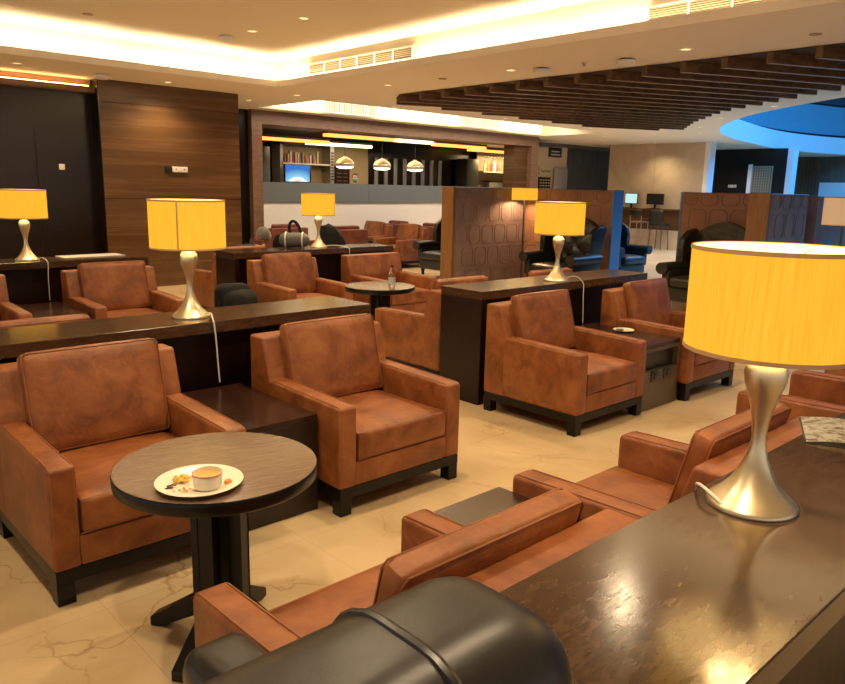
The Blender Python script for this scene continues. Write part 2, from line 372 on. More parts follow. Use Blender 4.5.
# atrium edge: thick slab, rail, glass and the upper floor behind it
bm = bmesh.new()
def ribbon(bm, line, z0, z1, off0=0, th=.05):
    P = [Vector((x, y, 0)) for x, y in line]; cen = Vector((23, 0, 0)); I = []; O = []
    for p in P:
        d = (p - cen); d.normalize(); I.append(p + d * off0); O.append(p + d * (off0 + th))
    for i in range(len(P) - 1):
        q = [I[i], I[i + 1], O[i + 1], O[i]]; lo = [bm.verts.new((v.x, v.y, z0)) for v in q]; hi = [bm.verts.new((v.x, v.y, z1)) for v in q]
        bm.faces.new(lo[::-1]); bm.faces.new(hi)
        for a in range(4): bm.faces.new((lo[a], lo[(a + 1) % 4], hi[(a + 1) % 4], hi[a]))
ribbon(bm, atr, H + .002, H + .52, .0, .2)
struct('trim_4', bm, M['white'])
bm = bmesh.new(); ribbon(bm, atr, H + .52, H + .56, .1, 2.6); struct('floor_upper', bm, M['white'])
bm = bmesh.new(); ribbon(bm, atr, H + .52, 7.3, 2.7, .1); struct('wall_upper', bm, M['grey'])
tr = thing('glass_balustrade', 'curved blue glass balustrade of the upper floor round the atrium', 'railing', (18, 9, H + .56))
bm = bmesh.new(); ribbon(bm, atr, 0, .09, .35, .05)
for v in bm.verts: v.co -= Vector((18, 9, 0))
link('base_rail', bm, M['dplastic'], tr, smooth=0)
bm = bmesh.new(); ribbon(bm, atr, 1.05, 1.10, .35, .05)
for v in bm.verts: v.co -= Vector((18, 9, 0))
link('top_rail', bm, M['dplastic'], tr, smooth=0)
for i in range(0, len(atr) - 3, 3):
    seg = atr[i:i + 4]; bm = bmesh.new(); ribbon(bm, seg, .1, 1.04, .365, .012)
    a = Vector((*seg[0], 0)); c = Vector((*seg[-1], 0))
    for v in bm.verts:                      # slim gap between panes
        v.co -= Vector((18, 9, 0))
    link('glass_pane', bm, M['bglass'], tr, smooth=0)

# left walls
bm = bmesh.new(); box(bm, 4.17, 6.4, 11.35, 11.8, 0, H)
struct('wall_panelled', bm, M['panel'])
bm = bmesh.new()
for z in (1.35, 2.72): box(bm, 4.17, 6.4, 11.346, 11.352, z, z + .006)
box(bm, 4.16, 4.172, 11.345, 11.8, 0, H)
struct('trim_5', bm, M['dpanel'])
struct('wall_left', B(-6, 4.17, 11.62, 11.8, 0, H), M['dpanel'])
struct('trim_6', B(3.36, 3.37, 11.612, 11.622, 0, 2.3), M['cbody'])
bm = bmesh.new(); box(bm, -6, 4.165, 11.44, 11.62, 2.84, 2.92); box(bm, -6, 4.165, 11.605, 11.619, 2.92, H); struct('trim_7', bm, M['beam'])
o = link('cove_light_strip', B(-3, 4.1, 11.50, 11.53, 2.921, 2.935), plain('amber_ledge_glow', (1, .6, .2), .5, emit=(1.0, .55, .18), es=16)); tag(o, 'amber light strip on the wooden ledge above the dark left wall', 'light strip')
struct('wall_passage', B(6.4, 8.0, 17.0, 17.1, 0, H), M['dpanel'])
struct('wall_passage_side', B(7.5, 7.56, 13.9, 17.0, 0, H), M['dpanel'])
# right and far walls
struct('wall_stone', B(20.65, 21.1, 10.55, 13.7, 0, H), M['stone'])
bm = bmesh.new(); box(bm, 20.64, 20.66, 12.1, 12.106, .5, H); struct('trim_8', bm, M['beige'])
struct('trim_9', B(20.63, 20.95, 10.40, 10.55, 0, H), M['white'])
struct('wall_grey', B(19.8, 24, 15.2, 15.3, 0, H), M['gwall'])
struct('wall_cream', B(18.3, 19.8, 14.7, 14.85, 0, H), M['cream'])
struct('trim_10', B(18.3, 24, 14.66, 15.2, H - .1, H), M['gwall'])
struct('wall_dark', B(24.3, 24.6, 9.72, 14, 0, H), M['dplastic'])
struct('trim_11', B(24.25, 24.62, 9.55, 9.72, 0, H), M['white'])
struct('wall_far', B(30, 30.2, -6, 12, 0, H), M['gwall'])
struct('wall_right_light_block', B(10.4, 36, -6.2, -6, 0, 7.4), M['gwall'])  # unseen wall, added to keep world light out of the atrium
struct('wall_end_light_block', B(36, 36.2, -6, 20, 0, 7.4), M['gwall'])  # unseen end wall, added to shut off world light behind the atrium
struct('ceiling_atrium_light_block', B(8, 36, -6, 14, 7.4, 7.5), M['white'])  # roof added to stop world light, so the blue area light dominates
struct('wall_back', B(18, 36, 19.9, 20, 0, H), M['gwall'])

# ------------------------------------------------------------------ bar
bm = bmesh.new()
box(bm, 7.57, 7.81, 13.5, 13.9, 0, H)
struct('trim_12', bm, M['dpanel'])
bm = bmesh.new(); box(bm, 7.81, 8.04, 13.36, 13.9, 0, H); box(bm, 8.04, 16.4, 13.36, 13.9, 2.77, H); box(bm, 16.4, 16.7, 13.36, 13.9, 0, H)
struct('trim_13', bm, M['beam'])
struct('trim_14', B(15.85, 16.39, 13.5, 13.88, 0, 2.77), M['panel'])
struct('wall_bar_back', B(7.8, 20, 16.9, 17, 0, H), M['dpanel'])
struct('wall_bar_beige', B(12.06, 13.3, 16.6, 16.9, 0, 2.75), M['beige'])
struct('ceiling_bar', B(7.81, 18.2, 13.91, 17, 2.86, 2.9), M['dsteel'])
t = thing('bar_counter', 'long bar front with grey upper band and white lower panel', 'counter', (12, 13.6, 0))
link('white_panel', B(-3.95, 3.85, -.17, .3, 0, 1.255), M['white'], t, smooth=0)
bm = bmesh.new(); box(bm, -3.95, -1.23, -.2, .34, 1.256, 1.655); box(bm, -1.22, 3.85, -.2, .34, 1.256, 1.655)
link('grey_band', bm, M['grey'], t, smooth=0)
# glowing beams under the bar ceiling
for k, (x0, x1, y0, z, mt) in enumerate([(9.0, 11.3, 15.6, 2.62, 'amber'), (10.3, 12.3, 14.3, 2.70, 'amber'), (12.4, 13.9, 14.3, 2.70, 'warmtube'), (10.9, 12.9, 15.9, 2.60, 'warmtube'), (13.6, 15.5, 14.2, 2.66, 'amber'), (16.8, 19.0, 16.0, 2.72, 'amber')]):
    t = thing('light_beam', ['amber lit ceiling beam at far left of the bar, above the blue screen', 'amber lit beam high over the leftmost pendant', 'pale lit beam between the first and second pendants', 'slim pale lit tube low over the bar shelves', 'amber lit beam right of the pendants', 'amber lit beam over the hanging glasses'][k], 'light', ((x0 + x1) / 2, y0, z), 0, 'lit beams above the bar')
    w = (x1 - x0) / 2
    link('housing', B(-w, w, 0, .2, .07, .12), M['beam'], t, smooth=0)
    link('lit_face', B(-w, w, .01, .19, .0, .069), M[mt], t, smooth=0)
light('slot_glow', 'AREA', (12.1, 12.3, 3.4), 190, (1, .86, .66), (math.radians(18), 0, 0), 8, .9)
light('bar_glow', 'AREA', (12.5, 15.2, 2.58), 60, (1, .72, .4), (0, 0, 0), 6, 1.2)
light('shelf_glow', 'AREA', (18.6, 16.2, 2.65), 60, (1, .75, .4), (0, 0, 0), 1.6, .5)
# shelving with goods
t = thing('display_cabinet', 'lit wall cabinet with one shelf behind the bar, above the blue screen', 'cabinet', (11.15, 16.6, 1.2))
bm = bmesh.new(); box(bm, -.72, -.64, -.1, .25, 0, 1.45); link('pale_upright', bm, M['strip'], t, smooth=0)
bm = bmesh.new(); box(bm, .8, .92, -.12, .25, 0, 1.45)
link('notched_post', bm, M['steel'], t, smooth=0)
bm = bmesh.new()
for i in range(10): box(bm, .83, .9, -.13, -.118, .55 + i * .075, .59 + i * .075)
link('notches', bm, M['dplastic'], t, smooth=0)
link('shelf', B(-.7, .8, -.1, .25, .92, .955), M['plastic'], t, smooth=0)
link('back_panel', B(-.72, .9, .25, .29, 0, 1.5), M['beige'], t, smooth=0)
link('top_board', B(-.72, .9, -.1, .25, 1.4, 1.45), M['cbody'], t, smooth=0)
for i in range(14):
    x = 10.62 + i * .075; h = random.uniform(.2, .34)
    bm = bmesh.new()
    if i % 3: box(bm, -.025, .025, -.05, .05, 0, h, .004)
    else: lathe(bm, [(0, 0), (.03, 0), (.03, h * .6), (.01, h * .75), (.01, h), (0, h)], 12)
    o = link('bottle' if i % 3 == 0 else 'packet', bm, M['bk%d' % (i % 8)], loc=(x, 16.58, 2.156))
    tag(o, '%s %s on the lit cabinet shelf above the blue screen, %s' % (['rust red', 'tan', 'silver grey', 'wine red', 'pink grey', 'cream', 'dark blue', 'brown'][i % 8], 'bottle' if i % 3 == 0 else 'packet', 'number %d from the left' % (i + 1) if 0 else ['at its left end', 'second in', 'third in', 'fourth in', 'fifth in', 'left of centre', 'at the centre left', 'at the centre right', 'right of centre', 'fifth from the right', 'fourth from the right', 'third from the right', 'second from the right', 'at its right end'][i]), 'bottle' if i % 3 == 0 else 'packet', 'goods on the lit cabinet shelf')
t = thing('menu_screen', 'lit blue menu screen with white arc behind the bar counter', 'screen', (10.8, 16.3, 1.5))
link('bezel', B(-.37, .42, 0, .05, .17, .62, .01), M['dplastic'], t); link('display', B(-.35, .36, -.012, -.001, .19, .60), M['bluescr'], t, smooth=0)
link('stand', B(-.06, .06, 0, .06, 0, .17), M['dplastic'], t, smooth=0)
tag(link('back_bar_cupboard', B(8.1, 16.9, 16.1, 16.45, 0, 1.499), M['cbody'], smooth=0), 'dark cupboard running along the wall behind the bar', 'cupboard')
t = thing('drinks_board', 'dark framed menu board on the beige wall behind the bar', 'board', (12.4, 16.58, 1.55))
link('board_panel', B(-.24, .24, -.03, .015, 0, .58, .005), M['cbody'], t, smooth=0)
bm = bmesh.new()
for i in range(5):
    for j in range(2): box(bm, -.18 + j * .2, -.03 + j * .2, -.034, -.0305, .08 + i * .1, .10 + i * .1)
link('writing', bm, M['beam'], t, smooth=0)
for i in range(9):
    o = link('wall_light_panel', B(-.065, .065, 0, .04, 0, 1.0, .004), M['strip'], loc=(13.46 + i * .36, 16.85, 1.42))
    tag(o, 'pale upright metal strip on the dark bar back wall, %s' % ['leftmost of nine', 'second from the left', 'third from the left', 'fourth from the left', 'middle one of nine', 'fourth from the right', 'third from the right', 'second from the right', 'rightmost of nine'][i], 'wall strip', 'pale upright strips behind the bar')
tag(link('steel_fridge', B(-.25, .25, -.2, .3, 0, 2.5, .01), M['dsteel'], loc=(17.2, 16.5, 0)), 'tall dull steel fridge between the upright strips and bottle shelf', 'fridge')
t = thing('dark_fridge', 'tall black fridge cabinet at the left end of the bar, pale label on it', 'fridge', (8.9, 15.6, 0))
link('body', B(-.75, .3, -.3, .3, 0, 2.5, .01), M['dplastic'], t); link('door', B(.31, .5, -.3, .3, 0, 2.45, .01), M['dsteel'], t)
link('label_plate', B(-.28, -.08, -.31, -.301, 2.12, 2.24), M['label'], t, smooth=0)
# pendants
pend = None
for k, x in enumerate([11.01, 12.15, 13.25]):
    lb = ['leftmost dome pendant lamp hanging over the bar', 'middle dome pendant lamp hanging over the bar', 'rightmost dome pendant lamp hanging over the bar'][k]
    if pend is None:
        pend = t = thing('pendant_lamp', lb, 'pendant lamp', (x, 14.6, 2.03), 0, 'dome pendants over the bar')
        link('dome', lathe(bmesh.new(), [(.205, .03), (.225, .07), (.215, .12), (.17, .18), (.10, .225), (.04, .25), (.03, .27), (0, .27)], 24), plain('mercury_glass', (.72, .68, .5), .35, .6), t)
        link('diffuser', lathe(bmesh.new(), [(0, -.02), (.13, -.012), (.195, .01), (.203, .03), (0, .035)], 24), M['bulb'], t)
        link('cord', tube(bmesh.new(), [(0, 0, .27), (0, 0, .83)], .006, 6), M['dplastic'], t)
    else: dup(pend, (x, 14.6, 2.03), 0, lb)
# bottle shelf & glasses at the right end
t = thing('bottle_rack', 'lit bottle shelf and glass rack at the right end of the bar', 'shelf', (18.7, 16.5, 0))
link('back_panel', B(-.9, .95, .2, .24, 1.3, 2.9), M['beige'], t, smooth=0)
link('bottle_shelf', B(-.9, .95, -.1, .2, 2.12, 2.16), M['cream'], t, smooth=0)
link('cupboard', B(-.9, .95, -.2, .19, 0, 1.499), M['cbody'], t, smooth=0)
link('glass_rack', B(-.9, .95, -.15, .15, 2.72, 2.76), M['dsteel'], t, smooth=0)
cols = ['bk5', 'glass', 'amberglass', 'bk2', 'bk3', 'glass', 'bk5', 'bk0', 'label', 'amberglass', 'bk6']
nmz = ['cream', 'clear', 'amber', 'silver', 'wine red', 'clear', 'cream', 'rust red', 'pale', 'amber', 'dark blue']
for i in range(11):
    bm = lathe(bmesh.new(), [(0, 0), (.04, 0), (.042, .2), (.014, .26), (.014, .33), (0, .33)], 12)
    tag(link('liquor_bottle', bm, M[cols[i]], loc=(17.95 + i * .155, 16.5, 2.161)), '%s bottle on the lit bar shelf right of the fridge, %s' % (nmz[i], ['at the left end', 'second one', 'third from left', 'fourth from left', 'left of middle', 'in the middle', 'right of middle', 'fourth from right', 'third from right', 'last but one', 'at the right end'][i]), 'bottle', 'bottles on the lit shelf')
for i in range(12):
    bm = lathe(bmesh.new(), [(.03, 0), (.038, -.006), (.004, -.012), (.004, -.09), (.035, -.12), (.04, -.19), (.03, -.22)], 12)
    tag(link('hanging_wine_glass', bm, M['glass'], loc=(17.9 + i * .145, 16.45, 2.718)), 'upside down wine glass on the rack above the lit bottles, %s' % ['leftmost', 'second from left', 'third from left', 'fourth from left', 'fifth from left', 'left of the middle', 'right of the middle', 'fifth from right', 'fourth from right', 'third from right', 'second from right', 'rightmost'][i], 'glass', 'wine glasses hanging over the lit shelf')
t = thing('coffee_machine', 'steel coffee machine low behind the bar, under the bottle shelf', 'coffee machine', (18.5, 16.4, 1.5))
link('body', B(-.5, .5, -.1, .18, 0, .32, .02), M['steel'], t); link('cup_rail', B(-.5, .5, -.1, .18, .33, .36), M['dplastic'], t)
for s in (-.25, .1): link('portafilter', tube(bmesh.new(), [(s, -.1, .1), (s, -.25, .09)], .015), M['dplastic'], t)

# ------------------------------------------------------------------ ceiling slats
D = Vector((math.cos(math.radians(-25)), math.sin(math.radians(-25)), 0)); NN = Vector((-D.y, D.x, 0))
right = [(8.07, 10.7), (8.6, 11.03), (9.02, 11.27), (9.52, 11.6), (9.81, 11.75), (10.32, 12.05), (10.7, 12.31), (11.25, 12.74), (11.74, 13.16), (12.38, 13.68), (13.97, 15.2), (14.6, 14.8)]
t = thing('slatted_ceiling_feature', 'dark wooden slats fanned under the ceiling in a stepped leaf shape', 'ceiling slats', (11, 7, H))
nmax = 30; vo = Vector((11, 7, 0))
outline_r = []; outline_l = []
for i in range(nmax):
    n = 4.4 + i * .43
    # end on the left: x = 7.4 line, else y = 9.5 line
    s_x = (8.0 - NN.x * n) / D.x
    y_at = D.y * s_x + NN.y * n
    if y_at > 9.55: s0 = (9.55 - NN.y * n) / D.y
    else: s0 = s_x
    # right end: interpolate the curved contour
    if n < 8.07: xr = 10.7 - (8.07 - n) * .45
    else:
        xr = 14.8
        for a, c in zip(right, right[1:]):
            if a[0] <= n <= c[0]: xr = a[1] + (c[1] - a[1]) * (n - a[0]) / (c[0] - a[0]); break
    if n > 14.4: break
    s1 = (xr - NN.x * n) / D.x
    if s1 - s0 < .3: continue
    # board as a thin upright plank
    bm = bmesh.new(); box(bm, s0, s1, -.03, .03, -.12, -.012)
    bmesh.ops.rotate(bm, verts=bm.verts, cent=(0, 0, 0), matrix=Matrix.Rotation(math.radians(-25), 3, 'Z'))
    for v in bm.verts:
        v.co += NN * n - vo
        if s0 == s_x and v.co.x + vo.x < 8.2: v.co += D * ((8.0 - vo.x - v.co.x) / D.x)
    link('slat', bm, M['slat'], t, smooth=0)
    outline_l.append(D * s0 + NN * n); outline_r.append(D * s1 + NN * n)
bm = bmesh.new(); loop = [bm.verts.new((p.x - vo.x, p.y - vo.y, -.006)) for p in outline_l + outline_r[::-1]]
bm.faces.new(loop); ex = bmesh.ops.extrude_face_region(bm, geom=bm.faces[:])
for v in [g for g in ex['geom'] if isinstance(g, bmesh.types.BMVert)]: v.co.z -= .005
link('backing', bm, M['void'], t, smooth=0)

# ------------------------------------------------------------------ ceiling fittings
def downlight(x, y, z, label, e, group, spot=True, r=.062):
    t = thing('downlight', label, 'ceiling light', (x, y, z), 0, group)
    link('rim', lathe(bmesh.new(), [(r * .78, -.001), (r * .8, -.006), (r * 1.15, -.005), (r * 1.2, 0)], 20), M['plastic'], t)
    link('lens', lathe(bmesh.new(), [(0, -.003), (r * .78, -.003), (r * .78, 0)], 20), M['dlight'], t)
    if e: light('spot', 'SPOT', (0, 0, -.03), e, (1.0, .76, .46), (0, 0, 0), spot=math.radians(140), blend=.8, parent=t, rad=.06)
    return t
E0 = 95
DL = [
 (5.03, 7.42, HU, 'downlight in the raised tray ceiling, nearest the top edge of the photo', 'tray'),
 (5.01, 8.5, HU, 'downlight in the raised tray ceiling beside the round detector', 'tray'),
 (5.01, 10.89, H, 'downlight in the soffit above the middle of the wood panel wall', 'soff'),
 (2.97, 10.74, H, 'downlight in the soffit above the dark wall at far left', 'soff'),
 (6.97, 11.99, H, 'downlight above the passage between wood panel wall and bar', 'soff'),
 (7.09, 10.68, H, 'downlight by the tray corner, left of the slats tip', 'strip'),
 (7.23, 8.57, H, 'downlight under the long air vent, before the slats', 'strip'),
 (7.29, 6.33, H, 'downlight left of the smoke detector beside the slats', 'strip'),
 (7.37, 4.08, H, 'downlight right of the two detectors, nearest the top right vent', 'strip'),
 (9.23, 10.77, H, 'downlight between the slats and the glowing slot, left end', 'slot'),
 (12.0, 10.5, H, 'downlight between the slats and the glowing slot, middle', 'slot'),
 (14.94, 10.47, H, 'downlight between the slats and the glowing slot, right end', 'slot'),
 (12.85, 5.46, H, 'downlight between the slats and the widest part of the blue atrium', 'edge'),
 (14.29, 7.06, H, 'downlight right of the slats where the atrium edge begins to curve', 'edge'),
 (15.95, 8.33, H, 'front one of the paired downlights left of the atrium tip', 'edge'),
 (17.5, 9.13, H, 'rear one of the paired downlights left of the atrium tip', 'edge'),
 (17.27, 10.19, H, 'downlight past the lower tip of the slats', 'edge'),
 (19.0, 10.1, H, 'downlight in front of the stone wall, right end', 'far'),
 (19.95, 11.75, H, 'downlight in front of the stone wall, middle', 'far'),
 (17.23, 11.65, H, 'downlight right of the glowing slot tip', 'far'),
 (23.0, 11.0, H, 'downlight above the black far wall', 'far'),
 (26.5, 8.9 + 1.7, H, 'downlight beyond the black far wall, left one', 'far'),
]
gn = {'tray': 'downlights in the raised tray', 'soff': 'downlights above the left walls', 'strip': 'downlights between tray and slats', 'slot': 'downlights before the bar slot', 'edge': 'downlights along the atrium edge', 'far': 'downlights at the far end'}
for x, y, z, lb, g in DL: downlight(x, y, z, lb, E0 if g != 'far' else E0 * .8, gn[g])
# more lamps of the same tray grid that light the seats in front (their pools reach into the photo)
for x, y, lb in [(5.0, 5.2, 'over the middle seats'), (5.0, 2.9, 'over the right seats'), (2.6, 7.4, 'over the left back seats'), (2.6, 5.2, 'over the left console'), (2.5, 3.0, 'over the two front armchairs'), (2.4, 1.0, 'over the near console'), (.5, 3.0, 'over the far left armchair'), (.4, .9, 'over the camera'), (5.0, .6, 'over the near right seats')]:
    downlight(x, y, HU, 'downlight of the raised tray ceiling %s, above the frame' % lb, E0 * 1.15, 'downlights of the tray above the frame')
for k, (x, y, z, lb) in enumerate([(7.42, 5.95, H, 'left round smoke detector by the slats edge'), (7.5, 4.85, H, 'right round smoke detector by the slats edge'), (4.96, 9.01, HU, 'round detector in the raised tray left of the vent'), (4.06, 10.85, H, 'round detector at the corner of the dark wall and wood panel')]):
    t = thing('smoke_detector', lb, 'smoke detector', (x, y, z), 0, 'round ceiling detectors')
    link('base', lathe(bmesh.new(), [(.07, 0), (.07, -.014), (0, -.014)], 24), M['dplastic'] if k < 2 else M['plastic'], t)
    link('cap', lathe(bmesh.new(), [(0, -.0145), (.1, -.0145), (.105, -.02), (.1, -.05), (.07, -.068), (0, -.07)], 24), M['white'], t)
t = thing('sprinkler_head', 'tiny sprinkler between the two smoke detectors', 'sprinkler', (7.37, 5.31, H))
link('escutcheon', lathe(bmesh.new(), [(.04, 0), (.03, -.012), (0, -.013)], 16), M['plastic'], t); link('nozzle', lathe(bmesh.new(), [(.012, -.013), (.012, -.04), (.025, -.045), (0, -.046)], 12), M['steel'], t)
for k, (x, y, z, lb) in enumerate([(7.27, 7.5, H, 'flat oval sensor plate left of the slats'), (7.43, 2.86, H, 'flat sensor plate near the top right corner'), (3.28, 9.08, HU, 'dark thin sensor plate in the tray at top left')]):
    tag(link('sensor_plate', lathe(bmesh.new(), [(.055, 0), (.055, -.008), (0, -.009)], 20), M['beige'], loc=(x, y, z)), lb, 'sensor')
def vent(y0, y1, z0, z1, label):
    t = thing('air_vent', label, 'air vent', (6.5, (y0 + y1) / 2, z0), 0, 'long air vents in the cove wall'); w = (y1 - y0) / 2; h = z1 - z0
    link('backing', B(-.008, -.002, -w, w, 0, h), M['dsteel'], t, smooth=0)
    bm = bmesh.new()
    for a in (0, h - .012): box(bm, -.03, -.009, -w, w, a, a + .012)
    nb = max(2, int(2 * w / .37))
    for i in range(nb + 1): y = -w + i * (2 * w - .012) / nb; box(bm, -.028, -.009, y, y + .012, .012, h - .012)
    link('frame', bm, M['plastic'], t, smooth=0)
    bm = bmesh.new(); k = 6
    for i in range(k): z = .02 + i * (h - .045) / (k - 1); box(bm, -.016, -.010, -w + .013, w - .013, z, z + .007)
    link('louvres', bm, M['beige'], t, smooth=0)
vent(7.22, 9.45, 3.155, 3.31, 'long cream air vent in the cove wall near the tray corner')
vent(1.6, 4.0, 3.13, 3.27, 'long cream air vent in the cove wall at the top right')

# wall plates
t = thing('wall_socket_panel', 'white socket strip with black square on the wood panel wall', 'socket', (5.27, 11.34, 1.76))
link('black_plate', B(-.17, -.06, -.02, 0, 0, .085, .004), M['dplastic'], t); link('white_plate', B(-.05, .2, -.02, 0, 0, .085, .004), M['plastic'], t)
bm = bmesh.new(); box(bm, .0, .012, -.023, -.0205, .03, .06); box(bm, .13, .155, -.023, -.0205, .04, .055)
link('socket_holes', bm, M['dplastic'], t, smooth=0)
t = thing('light_switch', 'small square pale switch on the dark left wall', 'switch', (3.69, 11.61, 1.75)); link('plate', B(-.04, .04, -.015, 0, 0, .08, .004), M['plastic'], t); link('rocker', B(-.02, .02, -.02, -.0155, .02, .06), M['ceramic'], t)

# ------------------------------------------------------------------ leather armchairs
CW, CD = .828, .833
def make_chair(label, mat=None, pip=None, prefix='armchair'):
    mat = mat or M['tan']; pip = pip or M['piping']
    t = thing(prefix, label, 'armchair'); hw = CW / 2; f = -CD / 2
    # body: rails between the arms, back block
    bm = bmesh.new(); box(bm, -hw + .1, hw - .1, f + .004, f + .70, .142, .268, .012, 2)
    link('seat_rail', bm, mat, t)
    for s in (-1, 1):
        x0, x1 = (-hw, -hw + .106) if s < 0 else (hw - .106, hw)
        bm = bmesh.new(); prism(bm, [(f, .14), (f, .556), (f + .66, .574), (f + .66, .14)], x0, x1, 'x', .018, 4)
        a = link('armrest', bm, mat, t)
        e = .012; bm = bmesh.new()
        for xx in (x0 + e, x1 - e): tube(bm, [(xx, f + .004, .15), (xx, f + .003, .535), (xx, f + .010, .551), (xx, f + .03, .5575), (xx, f + .62, .5735)], .003, 5)
        link('piping', bm, pip, a)
    bm = bmesh.new(); prism(bm, [(f + .634, .57), (f + .698, .796), (CD / 2 - .002, .796), (CD / 2, .14), (f + .634, .14)], -hw, hw, 'x', .016, 4)
    link('backrest', bm, mat, t)
    bm = bmesh.new(); soft(bm, -hw + .109, hw - .109, f - .004, f + .66, .27, .418, .022, 10, (0, .006, .018))
    sc = link('seat_cushion', bm, mat, t)
    w = hw - .113; bm = bmesh.new()
    for z in (.276, .411): tube(bm, [(-w, f + .08, z), (-w, f + .004, z), (w, f + .004, z), (w, f + .08, z)], .0028, 5)
    link('piping', bm, pip, sc)
    # leaning loose back cushion
    ang = math.radians(-14)
    def tf(p):
        y, z = p.y, p.z; c, s_ = math.cos(ang), math.sin(ang)
        return Vector((p.x, f + .545 + y * c - z * s_ * 1, .428 + z * c + y * s_))
    bm = bmesh.new(); soft(bm, -.305, .305, -.02, .062, 0, .452, .030, 12, (0, .017, .004), tf)
    bc = link('back_cushion', bm, mat, t)
    bm = bmesh.new()
    for y in (-.012, .054):
        tube(bm, [tf(Vector(p)) for p in [(-.29, y, .010), (.29, y, .010), (.300, y, .03), (.300, y, .43), (.288, y, .445), (-.288, y, .445), (-.300, y, .43), (-.300, y, .03)]], .003, 5, True)
    link('piping', bm, pip, bc)
    l = .006
    bm = bmesh.new(); x = hw - l; y = CD / 2 - l
    for a in ((-x, x, -y, -y + .05), (-x, x, y - .05, y), (-x, -x + .05, -y + .05, y - .05), (x - .05, x, -y + .05, y - .05)): box(bm, *a, .088, .1415)
    link('base_frame', bm, M['leg'], t, smooth=0)
    for sx in (-1, 1):
        for sy in (-1, 1):
            xa, ya = sx * (x - .034), sy * (y - .034)
            link('leg', B(xa - .034, xa + .034, ya - .034, ya + .034, 0, .0885, .003), M['leg'], t, smooth=0)
    return t
def cpos(x0, y0): return (x0 + CW / 2, y0 + CD / 2, 0)
c1 = make_chair('tan leather armchair at the left edge, left of the round table with food plate')
c1.location = cpos(.76, 2.816); c1['group'] = 'tan leather armchairs'
G = 'tan leather armchairs'
dup(c1, cpos(2.055, 2.764), 0, 'tan leather armchair in the middle foreground, right of the dark end table', G)
dup(c1, cpos(3.975, 2.757), 0, 'tan leather armchair before the console, left of the end table with sockets', G)
dup(c1, cpos(5.37, 2.72), 0, 'tan leather armchair right of the end table with sockets, partly behind the near lamp shade', G)
dup(c1, cpos(.91, 6.42), 0, 'tan leather armchair cut by the left edge, under the far left lamp', G)
dup(c1, cpos(2.22, 6.42), 0, 'tan leather armchair in the left back row, facing us below the dark wall edge', G)
dup(c1, cpos(4.13, 6.42), 0, 'tan leather armchair beside the black backpack, left of the round table with bottle', G)
dup(c1, cpos(5.40, 6.42), 0, 'tan leather armchair lacking a loose back cushion, behind the water bottle table', G, skip=('back_cushion',))
# chairs turned round, backs to the consoles
dup(c1, cpos(.78, .867), PI, 'tan leather armchair seen from behind, between the black leather chair and round table', G)
dup(c1, cpos(2.06, .867), PI, 'tan leather armchair seen from behind, left of the near lamp stem', G)
dup(c1, cpos(3.93, .867), PI, 'tan leather armchair seen from behind, right of the near lamp stem', G)
dup(c1, cpos(5.22, .867), PI, 'tan leather armchair at the far right, beyond the magazine', G)
dup(c1, cpos(.75, 4.165), PI, 'tan leather armchair behind the left console, only its cushion top showing', G)
dup(c1, cpos(4.13, 4.22), PI, 'tan leather armchair side-on, between the table with bottle and the dark console end', G)
dup(c1, cpos(5.35, 4.22), PI, 'tan leather armchair hidden behind the centre console, cushion top beside the lamp foot', G)
dup(c1, cpos(4.17, 7.95), PI, 'tan leather armchair side-on under the wood panel wall, the grey-haired person in it', G)
# brown armchairs by the bar
b1 = make_chair('brown armchair by the bar, nearest the wide white panel, left of the pair', M['brown'], M['brown']); b1['group'] = 'brown armchairs by the bar'
warm = M['tan']
b1.location = (7.98, 12.72, 0); b1.rotation_euler[2] = PI
b1['label'] = 'dark brown armchair behind the grey-haired head, at the bar frame foot'
GB = 'brown armchairs by the bar'
dup(b1, (8.75, 11.82, 0), PI, 'dark brown armchair behind the duffel bag, before the white panel', GB)
dup(c1, (10.28, 12.86, 0), -PI / 2, 'tan armchair before the white bar panel, left one of the front pair', GB)
dup(c1, (10.28, 11.72, 0), -PI / 2, 'tan armchair before the white bar panel, right one of the front pair', GB)
dup(b1, (11.45, 12.86, 0), PI / 2, 'brown armchair back to back with the left front one before the white panel', GB)
dup(b1, (11.45, 11.72, 0), PI / 2, 'brown armchair back to back with the right front one before the white panel', GB)
tag(link('cube_table', B(-.3, .3, -.13, .13, 0, .5, .005), M['cbody'], loc=(10.2, 12.29, 0)), 'small dark cube table between two armchairs before the white bar panel', 'table')

